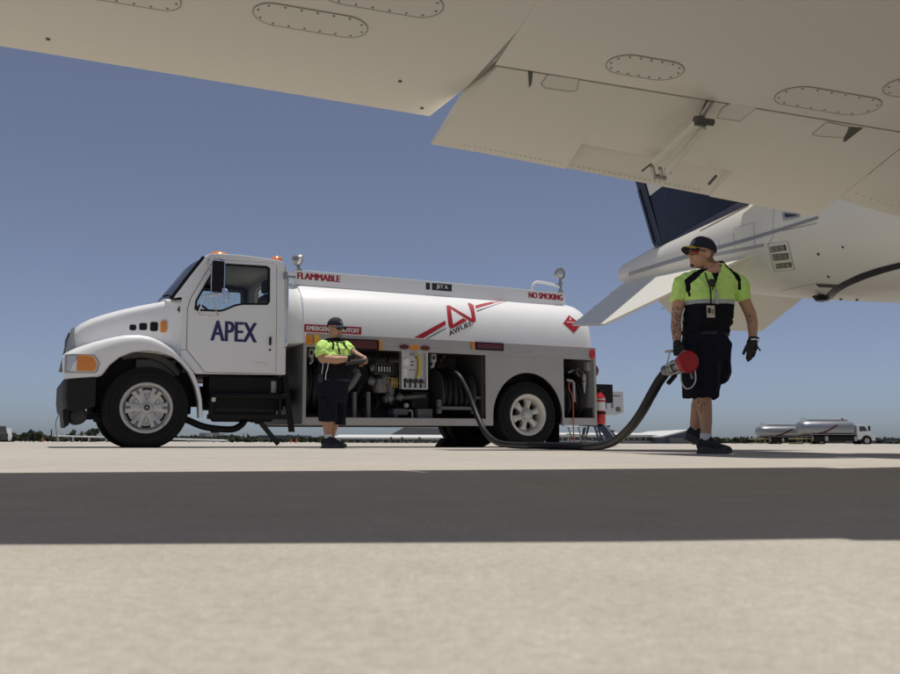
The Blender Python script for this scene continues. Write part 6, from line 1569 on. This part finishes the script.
# grey blocks seen under the cab
b = building('office_block', 'pale grey distant block with two square towers seen under the truck cab')
bx('wall', 194.5, 219.3, 436.3, None, 420, 20, 'far_concrete', b); bx('tower', 199.3, 205.5, 432.8, 436.3, 421, 10, 'far_concrete', b); bx('tower', 212, 219.2, 433.2, 436.3, 421, 10, 'far_concrete', b)
for x in range(7):
    for r in range(2): bx('window', 195.6 + x * 3.3, 197.6 + x * 3.3, 437.2 + r * 1.7, 438.2 + r * 1.7, 419.7, .4, 'far_window', b)
b = building('antenna_building', 'low grey distant building with two thin antenna masts on its roof')
bx('wall', 240, 256.3, 437.3, None, 400, 20, 'hangar_grey', b); bx('annex', 249, 256, 436.2, 437.3, 402, 10, 'far_concrete', b)
for x in (243.8, 247.3):
    p = at(x, 437.3, 405); q = at(x, 433, 405); mb = MB(); mb.tube([p, q], .25, 6); mb.build('mast', 'far_concrete', b)
b = building('flat_hangar', 'long dark grey flat roofed hangar beyond low trees, near the antenna building')
bx('wall', 258.5, 296, 437.5, None, 330, 30, 'hangar_grey', b); bx('roof', 258, 296.5, 435.3, 437.5, 329, 32, 'hangar_navy', b)
for x in range(9): bx('window', 260 + x * 4, 262.6 + x * 4, 438.3, 439.6, 328.7, .4, 'far_window', b)
# long white terminal behind the truck
def long_roof(name, label, x0, x1, ytop, yeave, Y, n, group=None):
    b = building(name, label, 'building', group)
    a, c = at(x0, yeave, Y), at(x1, yeave, Y); zt = at((x0 + x1) / 2, ytop, Y).z; g0 = gz(Y)
    mb = MB(); mb.loft([[(x, Y - 2, a.z), (x, Y + 14, zt), (x, Y + 30, a.z), (x, Y + 30, a.z - .4), (x, Y - 2, a.z - .4)] for x in (a.x, c.x)]); mb.build('roof', 'hangar_white', b)
    mb = MB(); mb.box(a.x + 1, c.x - 1, Y, Y + 28, g0, a.z - .4); mb.build('wall', 'hangar_white', b)
    w = (c.x - a.x - 4) / n; h = a.z - .4 - g0
    for k in range(n):
        mb = MB(); mb.box(a.x + 2 + w * k + .12 * w, a.x + 2 + w * k + .88 * w, Y - .15, Y + .1, g0 + h * .45, g0 + h * .85); mb.build('window', 'far_window', b)
    mb = MB(); mb.box(a.x + 1, c.x - 1, Y - 1.2, Y - .2, g0 + h * .25, g0 + h * .36); mb.build('canopy', 'hangar_white', b)
    return b
long_roof('terminal', 'long white roofed distant terminal seen below the pump cabinet', 333, 482, 434.5, 437.3, 240, 22)
long_roof('terminal', 'long white roofed distant building seen behind the rear of the fuel truck', 548, 672, 432.3, 434.6, 210, 18)
b = building('gable_hangar', 'navy gable ended hangar beside the walking man')
g0 = gz(200); P = [at(x, y, 200) for x, y in ((664, 443), (664, 436.3), (688, 430.8), (701, 436.5), (701, 443))]
mb = MB(); mb.add([(p.x, 200, p.z if i not in (0, 4) else g0) for i, p in enumerate(P)] + [(p.x - 3, 240, p.z if i not in (0, 4) else g0) for i, p in enumerate(P)], [(4, 3, 2, 1, 0), (5, 6, 7, 8, 9), (0, 1, 6, 5), (3, 4, 9, 8)]); mb.build('wall', 'hangar_navy', b)
mb = MB(); mb.loft([[(P[1].x - .8, y, P[1].z), (P[2].x, y, P[2].z + .3), (P[3].x + .8, y, P[3].z), (P[3].x + .8, y, P[3].z - .3), (P[2].x, y, P[2].z), (P[1].x - .8, y, P[1].z - .3)] for y in (199, 241)]); mb.build('roof', 'hangar_white', b)
mb = MB(); mb.box(P[1].x + 1.2, P[3].x - 1.2, 199.8, 199.95, g0, g0 + (P[1].z - g0) * .8); mb.build('door', 'hangar_grey', b)
b = building('slate_hangar', 'big slate grey roofed hangar in the distance under the truck sill')
Pq = [at(x, y, 280) for x, y in ((389, 435.5), (404, 427.5), (470, 428.5), (478, 435.5))]
mb = MB(); mb.loft([[(p.x, y, p.z) for p in Pq] for y in (280, 330)]); mb.build('roof', 'hangar_grey', b)
mb = MB(); mb.box(Pq[0].x + 1, Pq[3].x - 1, 281, 329, gz(280), Pq[0].z); mb.build('wall', 'hangar_grey', b)
b = building('far_shed', 'long low grey shed on the horizon beyond the white tanker cab')
bx('wall', 872, 960, 440.5, None, 300, 20, 'hangar_grey', b); bx('roof', 871.5, 961, 439.4, 440.5, 299, 22, 'hangar_navy', b)
# shade shelter left of the truck
b = building('aircraft_shelter', 'thin white shelter roof on posts beyond the truck bumper', 'shelter')
A, B = at(52, 435.6, 150), at(222, 440.2, 110)
mb = MB(); mb.loft([[(p.x, p.y, p.z), (p.x, p.y + 3, p.z + .06), (p.x, p.y + 3, p.z - .1), (p.x, p.y, p.z - .16)] for p in (A, B)]); mb.build('roof', 'hangar_white', b)
for k in range(9):
    p = A.lerp(B, .04 + .115 * k); mb = MB(); mb.box(p.x - .12, p.x + .12, p.y + .3, p.y + .55, gz(p.y), p.z - .1); mb.build('post', 'hangar_white', b)
p = at(51.5, 436, 151); q = at(51.5, 429.5, 151); mb = MB(); mb.tube([p, q], .12, 6); mb.build('mast', 'grey_dark', b)
# vehicles at the left edge
def far_van(px0, px1, ytop, Y, label, m):
    v = empty('parked_van', ((at(px0, 440, Y).x + at(px1, 440, Y).x) / 2, Y, gz(Y))); tag(v, label, 'van')
    L = (at(px1, 440, Y).x - at(px0, 440, Y).x) / 2; h = at(px0, ytop, Y).z - gz(Y)
    mb = MB(); mb.prism([(-L, .35), (-L, h * .95), (-L + .1, h), (L * .55, h), (L * .8, h * .62), (L, h * .55), (L, .35)], -1, 1); mb.build('body', m, v, bevel=.05)
    mb = MB(); mb.prism([(L * .3, h * .62), (L * .3, h * .9), (L * .55, h * .9), (L * .72, h * .62)], -1.01, 1.01); mb.build('window', 'far_window', v)
    for x in (-L * .6, L * .6):
        for y in (-1.02, .82): mb = MB(); mb.lathe([(0, 0), (.36, 0), (.36, .2), (0, .2)], (x, y, .36), (0, 1, 0), 14); mb.build('wheel', 'rubber', v)
far_van(-9, 4, 426, 110, 'dark van parked next to a small white van by the tree line', 'grey_dark'); far_van(3.8, 8.4, 428.5, 118, 'small white van beside the dark van at the tree line', 'white_paint')
# traffic cones
for k, px in enumerate((42.5, 291, 296.5)):
    Y = 86 if px < 300 else 84
    p = at(px, 441, Y); c = empty('traffic_cone', (p.x, Y, gz(Y))); tag(c, 'small orange traffic cone far out on the apron', 'cone', 'distant traffic cones')
    mb = MB(); mb.box(-.2, .2, -.2, .2, 0, .04); mb.build('cone_base', 'black', c)
    mb = MB(); mb.lathe([(.13, .04), (.03, .55), (0, .55)], (0, 0, 0), (0, 0, 1), 10); mb.build('cone_body', 'cone_orange', c)
# --- trees
def leaf_cloud(rx, ry, rz, n, size, rnd, clumps):
    mb = MB(); cs = []
    for k in range(clumps):
        while True:
            p = Vector((rnd.uniform(-1, 1), rnd.uniform(-1, 1), rnd.uniform(-.8, 1)))
            if p.length < 1: break
        cs.append((Vector((p.x * rx * .75, p.y * ry * .75, p.z * rz * .75)), rnd.uniform(.25, .45)))
    for k in range(n):
        c, r = rnd.choice(cs); d = Vector((rnd.gauss(0, 1), rnd.gauss(0, 1), rnd.gauss(0, 1))).normalized() * r * rnd.uniform(.5, 1.05)
        p = c + Vector((d.x * rx, d.y * ry, d.z * rz)); u = Vector((rnd.gauss(0, 1), rnd.gauss(0, 1), rnd.gauss(0, 1))).normalized(); w = u.orthogonal().normalized(); s = size * rnd.uniform(.6, 1.3)
        mb.add([p + u * s, p + w * s * .6, p - u * s, p - w * s * .6], [(0, 1, 2, 3)])
    return mb
crowns = {}
def tree(px, ytop, Y, wpx, label, kind=0, group=None, trunk=.35):
    base = at(px, 440, Y); g0 = gz(Y); h = at(px, ytop, Y).z - g0; w = wpx / FPX * Y / 2
    t = empty('tree', (base.x, Y, g0)); tag(t, label, 'tree', group)
    v = random.randrange(4); key = (kind, v)
    if key not in crowns:
        mb = leaf_cloud(1, 1, 1, 900, .15, random.Random(v * 10 + kind), 14); o = mb.build('crown', 'leaf_dark' if kind == 0 else 'leaf_mid', t); crowns[key] = o.data
    else:
        o = bpy.data.objects.new('crown', crowns[key]); COL.objects.link(o); o.parent = t
    cz = h * (1 + trunk) / 2; o.location = (0, 0, cz); o.scale = (w, w, h * (1 - trunk) / 2 * 1.05); o.rotation_euler = (0, 0, random.uniform(0, 6))
    mb = MB(); mb.tube([(0, 0, 0), (.05 * w, 0, cz * .6), (0, 0, cz)], [.05 * h, .035 * h, .02 * h], 7)
    for k in range(3): a = random.uniform(0, 6); mb.tube([(0, 0, cz * .7), (w * .5 * math.cos(a), w * .5 * math.sin(a), cz * 1.1)], [.02 * h, .008 * h], 5)
    mb.build('trunk', 'bark', t)
    return t
def palm(px, ytop, Y, label, group):
    base = at(px, 440, Y); g0 = gz(Y); h = at(px, ytop, Y).z - g0
    t = empty('palm_tree', (base.x, Y, g0)); tag(t, label, 'palm', group)
    mb = MB(); mb.tube([(0, 0, 0), (.1, 0, h * .5), (0, 0, h * .85)], [.22, .17, .14], 8); mb.build('trunk', 'bark', t)
    mb = MB()
    for k in range(26):
        a = k * 2.4; el = 1.2 - k * .075; L = h * .32
        pts = [Vector((0, 0, h * .85)) + Vector((math.cos(a) * math.cos(el) * L * u, math.sin(a) * math.cos(el) * L * u, math.sin(el) * L * u - L * .55 * u * u)) for u in (0, .33, .66, 1)]
        sd = Vector((-math.sin(a), math.cos(a), 0)) * L * .16
        mb.add([pts[0] - sd * .3, pts[0] + sd * .3, pts[1] + sd, pts[1] - sd, pts[2] + sd * .8, pts[2] - sd * .8, pts[3]], [(0, 1, 2, 3), (3, 2, 4, 5), (5, 4, 6)])
    mb.build('crown', 'leaf_mid', t)
random.seed(11)
x = 10.
while x < 40:
    tree(x, random.uniform(430.5, 433.5) - (1.5 if 24 < x < 36 else 0), random.uniform(190, 230), random.uniform(7, 11), 'dark round tree in the row beside the parked vans', 0, 'tree row beside the vans', .0); x += random.uniform(3.5, 5.5)
tree(73, 430, 185, 10, 'round dark tree standing alone just below the bumper, with shorter neighbour', 0); palm(81.5, 430.8, 185, 'small palm between two dark trees below the truck bumper', None)
tree(89, 430, 180, 9, 'broad dark tree right of the small palm below the bumper', 0); tree(94.5, 426.8, 186, 9, 'tallest dark tree near the front wheel', 0)
x = 42.
while x < 112:
    tree(x, random.uniform(436.3, 437.8), random.uniform(230, 260), random.uniform(6, 9), 'low dark hedge tree behind the thin white shelter', 0, 'low trees behind the shelter', -.1); x += random.uniform(3.5, 5.5)
x = 222.
while x < 330:
    tree(x, random.uniform(437.2, 438.8) - (1.2 if x > 283 else 0), random.uniform(215, 260), random.uniform(6, 10), 'low dark tree along the horizon under the fuel truck', 0, 'horizon trees under the truck', -.1); x += random.uniform(3.6, 6)
palm(320, 436.2, 150, 'palm beside the shoes of the pump cabinet man', None)
for x in (402, 419.5, 391): palm(x, 436.5, 160, 'small palm in front of the distant white terminal', 'palms before the terminal')
x = 332.
while x < 480:
    tree(x, random.uniform(439.2, 440.4), random.uniform(170, 190), random.uniform(4, 7), 'low shrub at the foot of the distant white terminal', 1, 'shrubs before the terminal', -.1); x += random.uniform(4, 9)
x = 716.
while x < 763:
    tree(x, random.uniform(436.4, 438.8), random.uniform(240, 300), random.uniform(8, 14), 'dark tree in the horizon row between walking man and silver tanker', 0, 'tree row beside the tankers', -.1); x += random.uniform(3.2, 5)
x = 880.
while x < 925:
    tree(x, random.uniform(440.2, 441.2), random.uniform(260, 320), random.uniform(8, 12), 'low tree on the horizon beyond the white tanker cab', 0, 'horizon trees past the tankers', -.1); x += random.uniform(4, 6)
# --- two silver tankers far right
def tanker(x0, x1, ytop, Y, nose, label):
    a, b = at(x0, 440, Y), at(x1, 440, Y); L = b.x - a.x
    t = empty('silver_tanker', (a.x, Y, gz(Y))); tag(t, label, 'tanker truck'); H = at(x0, ytop, Y).z - gz(Y)
    tl = L * (.74 if nose else 1.0); zc, rz, ry = H * .67, H * .31, 1.2
    def rg(s, k): return [(s, ry * k * math.copysign(abs(math.cos(q)) ** .75, math.cos(q)), zc + rz * k * math.copysign(abs(math.sin(q)) ** .75, math.sin(q))) for q in [2 * math.pi * i / 32 for i in range(32)]]
    mb = MB(); mb.loft([rg(s, k) for s, k in ((0.05, .4), (.15, .7), (.35, .88), (.7, .97), (1.1, 1), (tl - .4, 1), (tl - .15, .9), (tl - .02, .6))]); mb.build('tank', 'tank_silver', t, smooth=True)
    mb = MB(); mb.box(1.2, tl - .6, -.5, .5, zc + rz * .96, zc + rz * 1.16); mb.build('coaming', 'grey_skirt', t)
    mb = MB(); mb.box(1.1, tl, -1.18, -1.1, H * .18, H * .42); mb.box(1.1, tl, -1.18, 1.1, H * .36, H * .44); mb.build('skirt', 'light_grey' if not nose else 'grey_skirt', t)
    mb = MB(); mb.box(tl * .48, tl * .95, -1.2, -1.1, H * .18, H * .36); mb.box(1.2, 2.4, -1.2, -1.1, H * .14, H * .36); mb.build('cabinet', 'black', t)
    mb = MB(); mb.box(0.1, tl, -.5, .5, H * .24, H * .34); mb.build('chassis', 'black', t)
    mb = MB()
    for z in (.25, .7): mb.tube([(-.5, -1.1, z), (-.5, 1.1, z)], .04, 5); mb.tube([(-.5, -1.1, z), (1.0, -1.1, z)], .04, 5)
    for s in (-.5, .0, .5, 1.): mb.tube([(s, -1.1, .1), (s, -1.1, .9)], .025, 5)
    mb.build('bumper_rail', 'rail_yellow', t)
    mb = MB()
    for y in (-.3, .3): mb.tube([(.3, y, .4), (.3, y, H * .95), (.8, y, H * 1.06)], .03, 5)
    mb.tube([(.7, -.5, H * .98), (.7, -.5, H * 1.08), (.7, .5, H * 1.08), (.7, .5, H * .98)], .03, 5); mb.build('ladder', 'light_grey', t)
    mb = MB(); mb.lathe([(.0, 0), (.12, 0), (.12, .16), (0, .2)], (tl - .9, 0, zc + rz * 1.16), (0, 0, 1), 10); mb.build('beacon', 'red_bright', t)
    mb = MB(); zz = lambda f: zc + rz * f; mb.loft([[(s, -ry - .015, zz(f)), (s + .35, -ry - .015, zz(f)), (s + .35, -ry + .1, zz(f)), (s, -ry + .1, zz(f))] for s, f in ((tl * .32, -.75), (tl * .50, -.1), (tl * .62, .45))]); mb.build('red_stripe', 'red_lens', t)
    ws = [tl * .36] + ([L - .95] if nose else [tl * .8])
    for s in ws:
        for y in (-1.15, .85):
            mb = MB(); mb.lathe([(.0, .05), (.28, .05), (.28, 0), (.5, .0), (.52, .05), (.52, .28), (0, .28)], (s, y, .52), (0, 1, 0), 22); w = mb.build('tyre', 'rubber', t, smooth=True)
            mb = MB(); mb.lathe([(0, -.01), (.25, -.005), (.27, .02)], (s, y if y < 0 else y + .29, .52), (0, 1, 0), 18); mb.build('rim', 'light_grey', t)
    if nose:
        mb = MB(); mb.prism([(tl + .1, H * .25), (tl + .1, H * .82), (tl + .95, H * .80), (tl + 1.3, H * .58), (tl + 1.35, H * .25)], -1.05, 1.05); mb.build('cab', 'white_paint', t, bevel=.05)
        mb = MB(); mb.prism([(tl + .35, H * .56), (tl + .35, H * .76), (tl + .9, H * .76), (tl + 1.15, H * .57)], -1.07, 1.07); mb.build('window', 'far_window', t)
        mb = MB(); mb.prism([(tl + 1.3, H * .25), (tl + 1.25, H * .56), (L - .3, H * .46), (L, H * .35), (L, H * .2), (L - .45, H * .2), (L - .6, H * .3), (L - 1.3, H * .3), (L - 1.4, H * .2)], -.98, .98); mb.build('hood', 'white_paint', t, bevel=.05)
        mb = MB(); mb.box(tl + 1.2, tl + 1.3, -1.45, -1.2, H * .58, H * .78); mb.tube([(tl + 1.2, -1.05, H * .7), (tl + 1.25, -1.3, H * .7)], .03, 5); mb.build('mirror', 'black', t)
    return t
tanker(756.5, 806, 425.2, 98, False, 'silver tanker with short tank, parked behind the longer white cabbed tanker')
tanker(797.5, 871, 420.3, 92, True, 'long silver tanker with white cab parked at the edge of the apron')
# blue maintenance steps standing behind the fuel truck
st = empty('maintenance_steps', (2.9, 17.2, 0)); tag(st, 'blue steel maintenance steps standing behind the rear of the fuel truck', 'steps')
stp = lambda px, py, Y: at(px, py, Y) - Vector((2.9, 17.2, 0))
for k, dy in enumerate((0, .7)):
    p, q = stp(597.5, 422, 17.0 + dy), stp(618, 444.6, 17.0 + dy); q.z = .03; mb = MB(); mb.loft([[p + Vector((0, 0, .09)), p - Vector((0, 0, .09)), p + Vector((0, .04, -.09)), p + Vector((0, .04, .09))], [q + Vector((.1, 0, .06)), q + Vector((-.1, 0, -.03)), q + Vector((-.1, .04, -.03)), q + Vector((.1, .04, .06))]]); mb.build('stringer', 'blue_steel', st)
for k in range(4):
    p = stp(600 + 4.2 * k, 426 + 4.7 * k, 17.02); mb = MB(); mb.box(p.x - .02, p.x + .2, p.y, p.y + .68, p.z - .02, p.z + .01); mb.build('tread', 'blue_steel', st)
p, q = stp(584, 424.5, 17), stp(602, 423.5, 17); mb = MB(); mb.box(p.x, q.x, p.y, p.y + .7, q.z - .05, q.z); mb.build('platform', 'blue_steel', st)
for x in (585, 589, 594, 597):
    a_ = stp(x, 424.5, 17); mb = MB(); mb.tube([a_, Vector((a_.x + (.12 if x > 590 else -.1), a_.y, .02))], .02, 6); mb.build('leg', 'blue_steel', st)
mb = MB(); mb.tube([stp(604, 424, 17), stp(617, 441, 17)], .012, 6); mb.build('handrail', 'light_grey', st)
# wire stand under the truck tail
ws = empty('wire_stand', (2.1, 16.6, 0)); tag(ws, 'low light grey wire stand behind the rear wheel of the fuel truck', 'stand')
wsp = lambda px, py: at(px, py, 16.6) - Vector((2.1, 16.6, 0))
for A in ([(568, 427), (571, 436), (570, 444)], [(578, 427), (582, 440), (584, 444)], [(586, 427), (584, 436), (587, 444)]):
    mb = MB(); q = [wsp(*p) for p in A]; q[-1].z = .02; mb.tube(q, .012, 6); mb.build('leg', 'pipe_grey', ws)
for A in ([(566, 434), (590, 435.5)], [(567, 440), (590, 441)], [(568, 427), (586, 427)]):
    mb = MB(); mb.tube([wsp(*p) for p in A], .010, 6); mb.build('crossbar', 'light_grey', ws)
# wheel chock in front of the rear axle
p = at(446, 446.3, 14.6); ck = tag(MB().prism([(-.16, 0), (.16, 0), (.05, .14), (-.05, .14)], -.12, .12).build('wheel_chock', 'black', None, bevel=.01), 'black rubber wheel chock lying before the far rear wheel of the fuel truck', 'chock'); ck.location = (p.x, 14.6, .002); ck.rotation_euler = (0, 0, TYAW)

# a far-off wood that closes the horizon
rnd = random.Random(21); mb = MB()
for k in range(15000):
    px = rnd.uniform(-40, 940); Y = rnd.uniform(330, 420); hh = 2.0 + 1.3 * noise.noise(Vector((px * .05, 0, 0))) + .8 * noise.noise(Vector((px * .3, 5, 0)))
    p = at(px, 441, Y); p.z = gz(Y) + rnd.uniform(.0, max(.6, hh)) * 1.0
    u = Vector((rnd.gauss(0, 1), rnd.gauss(0, .4), rnd.gauss(0, 1))).normalized(); w = u.cross(Vector((0, 1, 0))).normalized(); s = rnd.uniform(.35, .8)
    mb.add([p + u * s, p + w * s * .7, p - u * s, p - w * s * .7], [(0, 1, 2, 3)])
o = mb.build('distant_woodland', 'leaf_dark'); o['kind'] = 'stuff'; o['label'] = 'low dark band of distant woodland along the whole horizon'; o['category'] = 'woodland'
